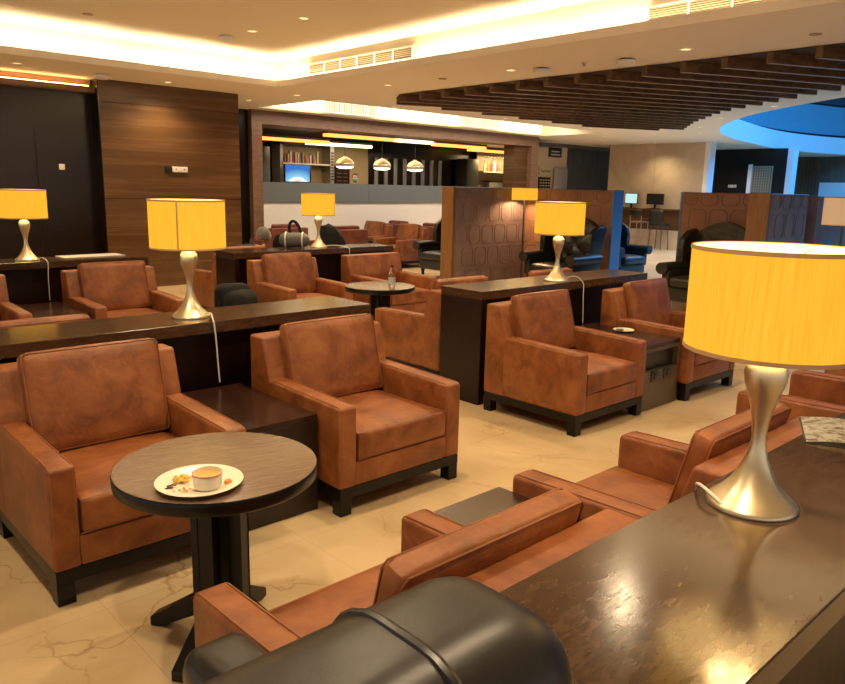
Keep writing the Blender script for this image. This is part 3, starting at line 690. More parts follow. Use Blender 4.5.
# ------------------------------------------------------------------ wing chairs
def make_wing(label, mat, cat='wing chair', group=None):
    t = thing('wing_chair', label, cat, group=group)      # faces -y
    link('base', soft(bmesh.new(), -.38, .38, -.36, .34, .16, .34, .02, 6), mat, t)
    link('seat_cushion', soft(bmesh.new(), -.3, .3, -.42, .25, .34, .48, .04, 8, (0, .01, .02)), mat, t)
    prof = [(-.40, .3)] + [(-.40 + .02 * k, .95 + .03 * k) for k in range(3)] + [(x * .01, 1.04 + .15 * math.cos(x / 34 * PI / 2)) for x in range(-34, 35, 4)] + [(.36, 1.01), (.38, .98), (.40, .95), (.40, .3)]
    bm = bmesh.new(); prism(bm, prof, .27, .38, 'y', .02, 3)
    for v in bm.verts: v.co.y += (v.co.z - .3) * .12
    link('backrest', bm, mat, t)
    # buttoned inner back
    bm = bmesh.new(); nx, nz = 24, 24; g = []
    for j in range(nz + 1):
        row = []
        for i in range(nx + 1):
            x = -.30 + .6 * i / nx; z = .48 + .62 * j / nz; a = (x / .15 + (z - .48) / .16); c = (x / .15 - (z - .48) / .16)
            edge = min(1, 6 * min(i / nx, 1 - i / nx, j / nz + .02, 1.02 - j / nz))
            d = .045 * (abs(math.sin(a * PI / 2)) * abs(math.sin(c * PI / 2))) ** .5 * edge + .01
            if j / nz > .75: z -= 0.5 * (x * x) * (j / nz - .75) * 4
            row.append(bm.verts.new((x, .268 - d + (z - .3) * .12, z)))
        g.append(row)
    for j in range(nz):
        for i in range(nx): bm.faces.new((g[j][i], g[j][i + 1], g[j + 1][i + 1], g[j + 1][i]))
    bmesh.ops.recalc_face_normals(bm, faces=bm.faces)
    bmesh.ops.solidify(bm, geom=bm.faces[:], thickness=.008)
    link('tufted_panel', bm, mat, t, smooth=80)
    for s in (-1, 1):
        bm = bmesh.new(); prism(bm, [(.36, .55), (.46, 1.06), (.40, 1.09), (.22, 1.06), (.06, .96), (.02, .82), (.06, .66), (-.02, .60)], s * .36, s * .44, 'x', .02, 3)
        link('wing', bm, mat, t)
        bm = bmesh.new(); box(bm, s * .38 - .05, s * .38 + .05, -.36, .34, .3, .56, .02); 
        tube(bm, [(s * .41, -.42, .58), (s * .41, .32, .58)], .078, 16)
        link('arm', bm, mat, t)
        for yy in (-.32, .32): link('leg', lathe(bmesh.new(), [(.018, 0), (.022, .02), (.03, .12), (.038, .17), (0, .17)], 12, s * .33, yy), M['leg'], t)
    return t
w1 = make_wing('black buttoned wing chair inside the leather booth, behind the centre lamp', M['black'], group='leather wing chairs')
w1.location = (9.62, 7.12, 0); w1.rotation_euler[2] = -PI / 2; w1.scale = (1.1, 1.0, 1.0)
o = dup(w1, (9.72, 4.78, 0), -PI / 2, 'dark olive wing chair with arched top, above the near lamp shade', 'leather wing chairs'); o.scale = (1.1, 1, 1.03)
for ch in o.children:
    if ch.data.materials[0] == M['black']: ch.data = ch.data.copy(); ch.data.materials[0] = M['olive']
o = dup(w1, (9.62, 9.62, 0), -PI / 2, 'black wing chair left of the leather partition, facing left', 'leather wing chairs')
o = dup(w1, (11.9, 7.62, 0), 0, 'blue-sheened wing chair side-on, right of the booth partition end', 'leather wing chairs')
for ch in o.children:
    if ch.data.materials[0] == M['black']: ch.data = ch.data.copy(); ch.data.materials[0] = M['blue']

# near black leather chair (back and one arm in view)
t = thing('black_leather_chair', 'black leather high-back chair cut by the bottom edge, nearest the camera', 'armchair', (.40, 1.0, 0))
def arch(p):          # rounded right shoulder and drop of the top line
    return p
bm = bmesh.new(); soft(bm, -.42, .438, -.50, -.192, .25, 1.028, .115, 26, (0, .004, .006)); link('backrest', bm, M['black'], t, smooth=70)
arc = [(.182, -.307 + .118 * math.cos(math.radians(a)), .913 + .118 * math.sin(math.radians(a))) for a in range(0, 91, 15)] + [(.182, -.385 + .118 * math.cos(math.radians(a)), .913 + .118 * math.sin(math.radians(a))) for a in range(90, 181, 15)]
link('seam_piping', tube(bmesh.new(), [(.182, -.189, .5), (.182, -.189, .7)] + arc + [(.182, -.503, .7), (.182, -.503, .3)], .009, 8), M['black'], t)
for s in (-1, 1):
    bm = bmesh.new(); soft(bm, s * .29 - .082, s * .29 + .082, -.20, .42, .50, .615, .05, 14, (.004, .006, .008)); a = link('armrest', bm, M['black'], t, smooth=70)
    link('piping', tube(bmesh.new(), [(s * .29 + .079 * k, y, .548) for k, y in ((-1, -.2), (-1, .36), (-.85, .40), (-.4, .418), (.4, .418), (.85, .40), (1, .36), (1, -.2))], .004, 6), M['olive'], a)
    bm = bmesh.new(); soft(bm, s * .29 - .065, s * .29 + .065, -.22, .36, .18, .51, .03, 6); link('arm_side', bm, M['black'], t, smooth=70)
link('seat', soft(bmesh.new(), -.24, .24, -.2, .36, .22, .46, .04, 8, (0, 0, .02)), M['black'], t)
for sx in (-.28, .28):
    for sy in (-.3, .34): link('leg', tube(bmesh.new(), [(sx, sy, .2), (sx * 1.08, sy * 1.05, 0)], [.028, .018], 10), M['leg'], t)

# ------------------------------------------------------------------ consoles
def make_console(label, L=2.28):
    t = thing('console_table', label, 'console table', group='dark wooden consoles'); h = L / 2; d = .2155
    link('top', B(-h, h, -d, d, .798, .863, .003, 1), M['ctop'], t, smooth=0)
    for s in (-1, 1): link('end_panel', B(s * h - (.06 if s > 0 else 0), s * h + (.06 if s < 0 else 0), -d + .002, d - .002, 0, .797, .002, 1), M['cbody'], t, smooth=0)
    link('back_panel', B(-h + .06, h - .06, -.1, .1, .02, .797), M['cbody'], t, smooth=0)
    return t
k1 = make_console('long dark console behind the two front left armchairs, lamp near its middle'); k1.location = (3.008 - 1.14, 3.713 + .2155, 0)
dup(k1, (4.025 + 1.14, 3.678 + .2155, 0), 0, 'dark console in the centre behind the armchairs with sockets table between')
dup(k1, (.864 + 1.14, .399 + .2155, 0), 0, 'near console with worn glossy top at the bottom right, magazine on it')
dup(k1, (3.13 - 1.14, 7.35 + .3, 0), 0, 'dark console at far left behind the back row armchairs')
dup(k1, (4.06 + 1.14, 7.32 + .2655, 0), 0, 'dark console behind the duffel bag and the small far lamp')

# end tables
def end_table(x0, x1, y0, y1, h, label, grey=False):
    t = thing('end_table', label, 'end table', ((x0 + x1) / 2, (y0 + y1) / 2, 0), 0, 'box end tables'); w, d = (x1 - x0) / 2, (y1 - y0) / 2
    link('top', B(-w, w, -d, d, h - .03, h, .002, 1), M['etop'], t, smooth=0)
    if not grey: link('body', B(-w, w, -d + .0, d, .0, h - .031, .002, 1), M['ebody'], t, smooth=0)
    else:
        bm = bmesh.new(); q = .05; box(bm, -w, w, -d + q, d, .0, h - .031); box(bm, -w, -w + .03, -d, -d + q, 0, h - .031); box(bm, w - .03, w, -d, -d + q, 0, h - .031)
        box(bm, -w + .03, w - .03, -d, -d + q, 0, h - .21); box(bm, -w + .03, w - .03, -d, -d + q, h - .06, h - .031)
        link('body', bm, M['egrey'], t, smooth=0)
        link('niche', B(-w + .031, w - .031, -d + .040, -d + .049, h - .209, h - .061), M['dplastic'], t, smooth=0)
        for sx in (-.09, .09):
            so = link('socket_plate', B(sx - .055, sx + .055, -d - .012, -d - .001, .215, .305, .004), M['dsteel'], t)
            link('socket_insert', B(sx - .03, sx + .03, -d - .017, -d - .0125, .235, .285, .002), M['dplastic'], so)
    return t
end_table(1.605, 2.04, 2.93, 3.69, .5, 'dark box end table between the two front left armchairs')
end_table(4.83, 5.345, 2.79, 3.60, .505, 'grey-brown end table with niche and two sockets, saucer on top', True)
end_table(1.63, 2.04, .95, 1.74, .5, 'brown topped end table between the two armchairs seen from behind')
end_table(1.76, 2.20, 6.50, 7.30, .5, 'brown topped end table below the far left lamp')

# ------------------------------------------------------------------ table lamps
def lamp_base(t, mat):
    prof = [(0, 0), (.104, 0), (.106, .006), (.100, .013), (.077, .034), (.056, .058), (.038, .09), (.0255, .12), (.0185, .15), (.0165, .175), (.0185, .205), (.025, .24), (.036, .275), (.0455, .305), (.049, .33), (.0445, .352), (.031, .367), (.023, .376), (.021, .40), (0, .40)]
    link('stem', lathe(bmesh.new(), prof, 48), mat, t, smooth=60)
def shade_parts(t, R, z0, z1, mat, lining, seam=0, r2=None):
    r2 = r2 or R
    s = link('shade', lathe(bmesh.new(), [(R, z0), (r2, z1), (r2 - .003, z1), (R - .003, z0)], 64, close=True), mat, t)
    link('lining', lathe(bmesh.new(), [(R - .0035, z0 + .002), (r2 - .0035, z1 - .002), (r2 - .005, z1 - .002), (R - .005, z0 + .002)], 64, close=True), lining, s)
    for z, rr in ((z0, R), (z1 - .009, r2)): link('trim_band', lathe(bmesh.new(), [(rr + .0005, z - .0005), (rr + .002, z), (rr + .002, z + .009), (rr + .0005, z + .0095)], 64, close=True), M['trim'], s)
    if seam is not None:
        bm = bmesh.new(); box(bm, R, R + .0025, -.004, .004, z0 + .01, z1 - .01); bmesh.ops.rotate(bm, verts=bm.verts, cent=(0, 0, 0), matrix=Matrix.Rotation(seam, 3, 'Z')); link('seam', bm, M['trim'], s, smooth=0)
    bm = bmesh.new()
    for k in range(3): a = k * 2 * PI / 3; tube(bm, [(0, 0, z1 - .05), ((r2 - .005) * math.cos(a), (r2 - .005) * math.sin(a), z1 - .012)], .002, 5)
    tube(bm, [(0, 0, z0 - .005), (0, 0, z1 - .05)], .004, 6); link('spider', bm, M['gold'], t)
def make_lamp(x, y, label, seam, cable, e=14, z1=.648, R=.203):
    t = thing('table_lamp', label, 'table lamp', (x, y, .8635), 0, 'yellow table lamps')
    lamp_base(t, M['gold']); shade_parts(t, R, .383, z1, M['shade'], M['shade_in'], seam)
    link('bulb', blob(bmesh.new(), (0, 0, .50), (.03, .03, .045)), plain('bulb_glow', (1, 1, 1), .5, emit=(1, .75, .4), es=6), t)
    light('bulb_light', 'POINT', (0, 0, .50), e, (1.0, .62, .25), parent=t, rad=.04)
    if cable: link('cable', tube(bmesh.new(), cable, .0042, 6), M['cable'], t)
    return t
def drop(x, y, ex, ey, ez): # cable from the foot over the console edge and down
    return bez((.06, -.05, .02), (.11, -.07, .035), (.09, -.20, .03), (ex, ey, 0), 12) + bez((ex, ey, -.01), (ex + .01, ey - .01, -.1), (ex + .0, ey, -.2), (ex + .01, ey, ez), 8)[1:]
make_lamp(1.755, .695, 'nearest table lamp, large yellow shade on the near console', PI * .2, bez((-.09, .03, .012), (-.09, .07, .04), (-.03, .14, .035), (.02, .148, -.01), 12) + [Vector((.03, .152, -.09)), Vector((.03, .155, -.3))], 16, .622, .190)
make_lamp(1.88, 3.925, 'table lamp with visible shade seam on the long left console', math.radians(-130), bez((.05, -.06, .02), (.08, -.12, .04), (.03, -.17, .03), (.02, -.228, 0), 12) + bez((.02, -.228, -.01), (.03, -.234, -.1), (.03, -.232, -.2), (.04, -.234, -.34), 8)[1:])
make_lamp(5.07, 3.80, 'table lamp on the centre console before the leather booth', PI * .4, bez((.06, -.05, .02), (.16, -.08, .06), (.18, -.12, .02), (.2, -.134, -.03), 12) + [Vector((.2, -.14, -.15)), Vector((.215, -.14, -.36))])
make_lamp(2.06, 7.64, 'table lamp at the far left before the dark wall', PI * .4, bez((.06, -.05, .02), (.12, -.1, .03), (.1, -.2, .03), (.11, -.234, -.01), 12) + [Vector((.1, -.238, -.2)), Vector((.1, -.238, -.36))])
make_lamp(5.335, 7.61, 'small looking table lamp beside the duffel bag, before the bar', math.radians(-55), bez((.06, -.05, .02), (.16, -.1, .03), (.26, -.2, .03), (.27, -.27, -.01), 12) + [Vector((.27, -.275, -.2)), Vector((.27, -.275, -.36))])
def floor_lamp(x, y, z0, z1, R, label, mat, on):
    t = thing('floor_lamp', label, 'floor lamp', (x, y, 0), 0)
    link('base', lathe(bmesh.new(), [(0, 0), (.15, 0), (.15, .015), (.02, .03), (0, .03)], 32), M['dsteel'], t); link('pole', tube(bmesh.new(), [(0, 0, .03), (0, 0, z0 + .02)], .012, 10), M['dsteel'], t)
    shade_parts(t, R, z0, z1, mat, M['shade_in'] if on else M['shade_selflit'], None)
    if on: light('bulb_light', 'POINT', (0, 0, z0 + .1), 34, (1.0, .62, .28), parent=t, rad=.05)
floor_lamp(9.90, 8.17, 1.43, 1.64, .215, 'floor lamp with yellow shade in the corner of the leather booth', M['shade'], True)
floor_lamp(9.35, 3.05, 1.28, 1.595, .22, 'floor lamp with dim tan shade at the right edge', M['shade_selflit'], False)

# ------------------------------------------------------------------ leather partitions
def loops(w, h, cw=.31, ch=.32, axis='x', y=0, s=1):
    bm = bmesh.new(); nx = int(w / cw); nz = int(h / ch) + 1; m = .03
    for j in range(nz):
        for i in range(nx + 1):
            x0 = i * cw - (cw / 2 if j % 2 else 0) + .02; x1 = x0 + cw - .055; z1 = h + .12 - j * ch * 1.12; z0 = z1 - ch + .02; z1 = min(z1, h - .01)
            x0c, x1c, z0c = max(x0, .01), min(x1, w - .01), max(z0, .02)
            if x1c - x0c < .12 or z1 - z0c < .12: continue
            r = .07; pts = []
            for cx, cz, a0 in ((x1c - r, z1 - r, 0), (x0c + r, z1 - r, 90), (x0c + r, z0c + r, 180), (x1c - r, z0c + r, 270)):
                if cx < x0c or (x1c - x0c) < 2 * r: r2 = (x1c - x0c) / 2 - .001
                for k in range(5): a = math.radians(a0 + k * 22.5); pts.append((cx + r * math.cos(a), cz + r * math.sin(a)))
            tube(bm, [(px, y, pz) if axis == 'x' else (y, px, pz) for px, pz in pts], .0045, 5, True)
    return bm
def partition(label, x, y, L1, L2, H2, two_dirs, m1, m2):
    t = thing('booth_partition', label, 'partition', (x, y, 0), 0, 'leather booth partitions')
    link('leather_wall', B(.06, L1, 0, .25, 0, H2, .004, 1), m1, t, smooth=0)
    link('wood_end_post', B(0, .059, -.004, .254, 0, H2 + .003, .003, 1), M['post'], t, smooth=0)
    f = link('embossed_outline', loops(L1 - .06, H2), M['pl_pipe'], t); f.location = (.06, -.003, 0)
    y0, y1 = two_dirs
    link('side_wall', B(L1, L1 + .27, y0, y1, 0, H2, .004, 1), m2, t, smooth=0)
    f = link('embossed_outline', loops(abs(y1 - y0) - .05, H2, axis='y'), M['pl_pipe'], t); f.location = (L1 - .003, min(y0, y1) + .02, 0)
    link('bluelit_end_post', B(L1 + .0, L1 + .27, (y0 if y0 < 0 else y1) - (.03 if y0 < 0 else -.001), (y0 if y0 < 0 else y1) - (.001 if y0 < 0 else -.03), 0, H2 + .003), M['bluelit_strip'], t, smooth=0)  # silver post; its blue is atrium light put into the material
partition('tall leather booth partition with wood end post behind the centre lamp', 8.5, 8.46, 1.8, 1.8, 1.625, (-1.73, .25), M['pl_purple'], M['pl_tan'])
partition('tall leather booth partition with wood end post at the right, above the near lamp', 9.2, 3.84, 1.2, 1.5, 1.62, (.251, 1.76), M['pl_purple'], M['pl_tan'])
tag(link('leather_panel', B(0, 1.6, 0, .2, 0, 1.6, .004), M['pl_purple'], loc=(10.8, 3.86, 0)), 'continuation of the plum leather partition at the right edge', 'partition')

# ------------------------------------------------------------------ round tables
def make_round(x, y, label):
    t = thing('round_table', label, 'side table', (x, y, 0), math.radians(-13), 'round wooden tables')
    link('tabletop', lathe(bmesh.new(), [(0, .652), (.335, .652), (.339, .6545), (.336, .655), (0, .655)], 72), M['ttop'], t, smooth=50); link('edge_band', lathe(bmesh.new(), [(0, .607), (.334, .607), (.341, .613), (.343, .645), (.340, .6515), (0, .6515)], 72), M['leg'], t, smooth=50)
    bm = bmesh.new(); box(bm, -.05, .05, -.05, .05, .10, .606, .004, 1); link('column', bm, M['leg'], t, smooth=0)
    for k in range(4):
        a = math.radians(45 + 90 * k); bm = bmesh.new()
        prism(bm, [(.045, .606), (.12, .606), (.12, .59), (.095, .59), (.095, .15), (.285, .035), (.285, 0), (.245, 0), (.045, .10)], -.028, .028, 'y', .003, 1)
        bmesh.ops.rotate(bm, verts=bm.verts, cent=(0, 0, 0), matrix=Matrix.Rotation(a, 3, 'Z')); link('leg', bm, M['leg'], t, smooth=0)
    return t
rt1 = make_round(1.155, 2.26, 'round dark wood table in the front left with a plate of food')
dup(rt1, (4.66, 5.61, 0), .3, 'round dark wood table in the middle with a water bottle')
# plate & food
Z = .6555
px, py = 1.020, 2.12
t = thing('dinner_plate', 'white oval-looking plate on the front round table', 'plate', (px, py, Z))
link('dish', lathe(bmesh.new(), [(0, 0), (.075, 0), (.09, .006), (.135, .016), (.137, .019), (.132, .019), (.088, .010), (.07, .006), (0, .006)], 48), M['ceramic'], t)
t = thing('soup_cup', 'white cup of yellow soup standing on the food plate', 'cup', (px + .0, py - .055, Z + .0105))
link('cup_body', lathe(bmesh.new(), [(0, 0), (.036, 0), (.043, .008), (.046, .052), (.0445, .053), (.041, .01), (0, .006)], 36), M['ceramic'], t)
link('soup', lathe(bmesh.new(), [(0, .040), (.0435, .040), (.0435, .036), (0, .036)], 32), M['soup'], t)
link('rim_band', lathe(bmesh.new(), [(.0463, .046), (.0468, .046), (.0468, .050), (.0463, .050)], 36, close=True), M['orange'], t)
bm = bmesh.new()
for k in range(46):
    a = random.uniform(0, 6.28); r = random.uniform(0, 1) ** .7
    blob(bm, (r * .034 * math.cos(a), r * .026 * math.sin(a), .007 + random.uniform(0, .014) * (1 - r)), (.007, .006, .005), 1, .3)
tag(link('scrambled_egg', bm, M['egg'], loc=(px - .035, py + .045, Z + .009), rot=(0, 0, -.6)), 'heap of yellow scrambled egg on the left of the plate', 'food', kind='stuff')
bm = bmesh.new()
for k in range(9): blob(bm, (random.uniform(-.02, .02), random.uniform(-.012, .012), .003), (.007, .004, .003), 1, .3)
tag(link('herb_scraps', bm, M['herb'], loc=(px - .092, py + .01, Z + .013)), 'brown herb scraps at the plate edge below the egg', 'food', kind='stuff')
bm = bmesh.new()
for k in range(14): blob(bm, (random.uniform(-.03, .03), random.uniform(-.02, .02), .002), (.004, .004, .003), 1, .3)
tag(link('pale_crumbs', bm, M['soup'], loc=(px - .07, py - .035, Z + .010)), 'pale food crumbs on the front of the plate', 'food', kind='stuff')
tag(link('orange_piece', blob(bmesh.new(), (0, 0, .006), (.014, .011, .008), 2, .08), M['orange'], loc=(px + .065, py - .065, Z + .010)), 'small orange fruit piece right of the soup cup', 'food')
# water bottle on round table 2
t = thing('water_bottle', 'clear water bottle with pale label on the middle round table', 'bottle', (4.69, 5.47, Z))
link('bottle_body', lathe(bmesh.new(), [(0, 0), (.03, 0), (.032, .01), (.031, .07), (.027, .085), (.031, .1), (.030, .14), (.014, .175), (.012, .19), (0, .19)], 24), M['glass'], t)
link('label_band', lathe(bmesh.new(), [(.0325, .03), (.033, .03), (.033, .095), (.0325, .095)], 24, close=True), M['label'], t)
link('cap', lathe(bmesh.new(), [(0, .191), (.014, .191), (.014, .212), (0, .213)], 16), M['ink'], t)
# saucer and glass
t = thing('saucer', 'pale saucer on the end table with sockets', 'saucer', (5.22, 3.22, .5055)); link('dish', lathe(bmesh.new(), [(0, 0), (.05, 0), (.085, .012), (.085, .015), (.05, .004), (0, .004)], 32), M['ceramic'], t)
t = thing('tumbler', 'small clear glass tumbler on the pale saucer', 'glass', (5.20, 3.24, .510)); link('glass_wall', lathe(bmesh.new(), [(0, 0), (.028, 0), (.033, .085), (.031, .085), (.026, .006), (0, .006)], 24), M['glass'], t)
# magazine on the near console
t = thing('magazine', 'open printed magazine on the near console at the right edge', 'magazine', (2.55, .67, .8635), math.radians(-66))
def page(x0, x1, lift):
    bm = bmesh.new(); n = 10; g = []
    for i in range(n + 1):
        u = i / n; x = x0 + (x1 - x0) * u; z = .004 + lift * math.sin(PI * min(1, u * 1.0)) + .006 * (1 - u)
        g.append([bm.verts.new((x, yy, z)) for yy in (-.14, .14)])
    for i in range(n): bm.faces.new((g[i][0], g[i + 1][0], g[i + 1][1], g[i][1]))
    bmesh.ops.solidify(bm, geom=bm.faces[:], thickness=.003); return bm
link('left_page', page(0, -.19, .008), M['page'], t); link('right_page', page(0, .19, .010), M['page'], t); link('cover', B(-.195, .195, -.143, .143, 0, .001), M['ink'], t, smooth=0)
t = thing('smartphone', 'dark phone lying on the open magazine', 'phone', (2.66, .62, .8845), .3); link('body', B(-.035, .035, -.07, .07, 0, .008, .003), M['dplastic'], t); link('screen_glass', B(-.032, .032, -.066, .066, .0081, .009), M['dsteel'], t)
tag(link('folded_newspaper', B(-.3, .3, -.12, .12, 0, .008, .002), M['plastic'], loc=(2.68, 7.76, .8635), rot=(0, 0, .06)), 'pale folded newspaper flat on the far left console', 'newspaper')

# ------------------------------------------------------------------ bags
def backpack(loc, rz, label, mat, s=1):
    t = thing('backpack', label, 'backpack', loc, rz, 'backpacks on the floor')
    link('main_bag', soft(bmesh.new(), -.16 * s, .16 * s, -.1 * s, .1 * s, 0, .50 * s, .09, 10, (.01, .03, 0)), mat, t, smooth=80)
    link('front_pocket', soft(bmesh.new(), -.12 * s, .12 * s, -.16 * s, -.09 * s, .04, .28 * s, .03, 8), mat, t, smooth=80)
    link('zip', tube(bmesh.new(), [(-.15 * s, -.07 * s, .2), (-.13 * s, -.075 * s, .40 * s), (0, -.08 * s, .47 * s), (.13 * s, -.075 * s, .40 * s), (.15 * s, -.07 * s, .2)], .006, 6), M['olivecloth'], t)
    for sx in (-1, 1): link('strap', tube(bmesh.new(), bez((sx * .08, .09, .46 * s), (sx * .1, .2, .44 * s), (sx * .1, .2, .15), (sx * .09, .11, .06)), .012, 6), mat, t)
backpack((3.70, 6.62, 0), .5, 'black backpack on the floor left of the armchair by the bottle table, front one', M['blackcloth'], 1.14)
backpack((3.86, 7.06, 0), -.4, 'black backpack leaning behind the front backpack', M['blackcloth'], 1.16)
t = thing('duffel_bag', 'round grey duffel bag with two white bands on the console by the small lamp', 'bag', (5.02, 7.66, .8665), -.72)
bm = bmesh.new(); soft(bm, -.17, .17, -.085, .085, 0, .18, .08, 10, (.012, 0, 0)); link('bag_body', bm, M['greycloth'], t, smooth=80)
for sx in (-.1, .1):
    bm = bmesh.new(); tube(bm, [(sx, .088 * math.cos(a), .09 + .093 * math.sin(a)) for a in [k * PI / 8 - PI / 2 + .35 for k in range(15)]], .009, 6); link('white_band', bm, M['plastic'], t)
link('handle', tube(bmesh.new(), bez((-.05, 0, .17), (-.09, 0, .34), (.03, .04, .38), (.08, 0, .17)), .018, 8), M['blackcloth'], t)

# ------------------------------------------------------------------ people
def person(name, label, joints, edges, root, head, look, clothes_mat, loc, hair, extra=None, skin_z=None):
    """one skinned body; head added to the same mesh as a shaped ovoid; joints: list of (x,y,z,r)"""
    me = bpy.data.meshes.new(name); me.from_pydata([j[:3] for j in joints], edges, [])
    o = bpy.data.objects.new(name, me); C.objects.link(o); o.location = loc
    sk = o.modifiers.new('skin', 'SKIN'); sk.use_smooth_shade = True
    o.modifiers.new('sub', 'SUBSURF').levels = 2; o.modifiers['sub'].render_levels = 2
    for i, j in enumerate(joints):
        sv = me.skin_vertices[0].data[i]; sv.radius = (j[3], j[3]); sv.use_root = (i == root)
    dg = bpy.context.evaluated_depsgraph_get(); dg.update()
    ev = o.evaluated_get(dg); m2 = bpy.data.meshes.new_from_object(ev)
    bm = bmesh.new(); bm.from_mesh(m2)
    for f in bm.faces: f.material_index = 0
    n0 = len(bm.faces)
    hx, hy, hz = head; rot = Matrix.Rotation(look, 3, 'Z')
    r = bmesh.ops.create_uvsphere(bm, u_segments=28, v_segments=20, radius=1)
    for v in r['verts']:
        c = v.co; p = Vector((c.x * .076, c.y * .096, c.z * .115))
        if c.z < 0: p.x *= 1 - .28 * c.z * c.z; p.y = p.y * (1 - .12 * c.z * c.z) - .012 * c.z * c.z      # jaw
        fr = max(0, -c.y)                                                   # face looks to -y
        p.y -= .024 * math.exp(-((c.x / .16) ** 2 + ((c.z + .12) / .22) ** 2)) * fr       # nose
        p.y += .010 * (math.exp(-(((c.x - .42) / .2) ** 2 + ((c.z - .08) / .13) ** 2)) + math.exp(-(((c.x + .42) / .2) ** 2 + ((c.z - .08) / .13) ** 2))) * fr
        v.co = rot @ p + Vector(head)
    for sx in (-1, 1):
        e = bmesh.ops.create_uvsphere(bm, u_segments=10, v_segments=8, radius=1)
        for v in e['verts']: v.co = rot @ Vector((sx * .078 + v.co.x * .010, .005 + v.co.y * .020, v.co.z * .032)) + Vector(head)
    for f in bm.faces:
        c = f.calc_center_median()
        f.material_index = 1 if skin_z(c, Vector(head)) else 0
    bm.to_mesh(me2 := bpy.data.meshes.new(name)); bm.free()
    me2.materials.append(clothes_mat); me2.materials.append(M['skin'])
    for p in me2.polygons: p.use_smooth = True
    o.modifiers.clear(); o.data = me2; tag(o, label, 'person')
    # hair cap
    bm = bmesh.new(); r = bmesh.ops.create_uvsphere(bm, u_segments=28, v_segments=20, radius=1)
    bmesh.ops.delete(bm, geom=[v for v in bm.verts if v.co.z < -.45 or (v.co.y < -.35 and v.co.z < .5) or (v.co.y < .1 and v.co.z < -.1)], context='VERTS')
    for v in bm.verts:
        k = 1 + random.uniform(-.02, .02); v.co = rot @ Vector((v.co.x * .084 * k, v.co.y * .104 * k + .004, v.co.z * .124 * k)) + Vector(head)
    bmesh.ops.solidify(bm, geom=bm.faces[:], thickness=.006)
    link('hair', bm, hair, o, smooth=80)
    for sx in (-1, 1):
        link('eye', blob(bmesh.new(), tuple(rot @ Vector((sx * .031, -.083, .012)) + Vector(head)), (.010, .008, .007)), M['ink'], o)
    return o, rot
# seated person (chair faces +y): torso slumped, head turned left
J = [(0, 0, .52, .14), (0, -.03, .66, .13), (.06, -.04, .76, .135), (.14, -.02, .83, .06), (.2, .0, .88, .045),
     (-.17, -.02, .83, .06), (-.24, .06, .62, .045), (-.16, .28, .56, .034), (.21, -.02, .83, .06), (.27, .06, .62, .045), (.18, .28, .56, .034),
     (-.10, .08, .50, .09), (-.13, .46, .50, .07), (-.14, .52, .28, .05), (-.14, .56, .08, .038), (-.14, .70, .04, .032),
     (.10, .08, .50, .09), (.13, .46, .50, .07), (.14, .56, .28, .05), (.14, .62, .08, .038), (.14, .76, .04, .032)]
Ed = [(0, 1), (1, 2), (2, 3), (3, 4), (2, 5), (5, 6), (6, 7), (2, 8), (8, 9), (9, 10), (0, 11), (11, 12), (12, 13), (13, 14), (14, 15), (0, 16), (16, 17), (17, 18), (18, 19), (19, 20)]
ps, rot = person('person', 'grey-haired person seated with back to us, head just above the far console', J, Ed, 0, (.27, .03, .965), math.radians(-150), M['navy'], (4.66, 8.20, 0), M['hair'], skin_z=lambda c, h: (c - h).length < .135 or (c.z > .86 and abs(c.x - .22) < .09))
# bar worker, standing
J = [(0, 0, .95, .13), (0, 0, 1.12, .13), (0, 0, 1.32, .15), (0, 0, 1.43, .07), (0, -.01, 1.53, .05),
     (-.19, 0, 1.37, .06), (-.26, -.05, 1.12, .045), (-.28, -.26, 1.20, .034), (-.25, -.32, 1.45, .028), (.19, 0, 1.37, .06), (.27, -.02, 1.1, .045), (.22, -.22, 1.02, .034),
     (-.10, 0, .86, .09), (-.11, 0, .48, .065), (-.11, .02, .08, .045), (-.11, -.1, .04, .04), (.10, 0, .86, .09), (.11, 0, .48, .065), (.11, .02, .08, .045), (.11, -.1, .04, .04)]
Ed = [(0, 1), (1, 2), (2, 3), (3, 4), (2, 5), (5, 6), (6, 7), (7, 8), (2, 9), (9, 10), (10, 11), (0, 12), (12, 13), (13, 14), (14, 15), (0, 16), (16, 17), (17, 18), (18, 19)]
J = [(a, b_, c * 1.06, r) for a, b_, c, r in J]
tag(link('duckboard', B(10.9, 11.9, 14.4, 15.1, 0, .075, .005), M['cbody'], smooth=0), 'dark floor board under the masked bar worker', 'floor board')
pb, rot = person('person', 'masked bar worker in dark clothes standing behind the bar counter', J, Ed, 0, (0, -.02, 1.745), math.radians(-25), M['blackcloth'], (11.42, 14.75, .056), M['dhair'], skin_z=lambda c, h: (c - h).length < .135 or (c.z > 1.53 and abs(c.x) < .08) or (c.z > 1.3 and c.x < -.22 and c.y < -.25))
bm = bmesh.new(); bmesh.ops.create_uvsphere(bm, u_segments=20, v_segments=14, radius=1)
bmesh.ops.delete(bm, geom=[v for v in bm.verts if v.co.y > -.3 or v.co.z > .05 or v.co.z < -.85], context='VERTS')
for v in bm.verts: v.co = rot @ Vector((v.co.x * .080, v.co.y * .125, v.co.z * .11)) + Vector((0, -.02, 1.745))
bmesh.ops.solidify(bm, geom=bm.faces[:], thickness=.003)
link('face_mask', bm, M['mask'], pb, smooth=80)
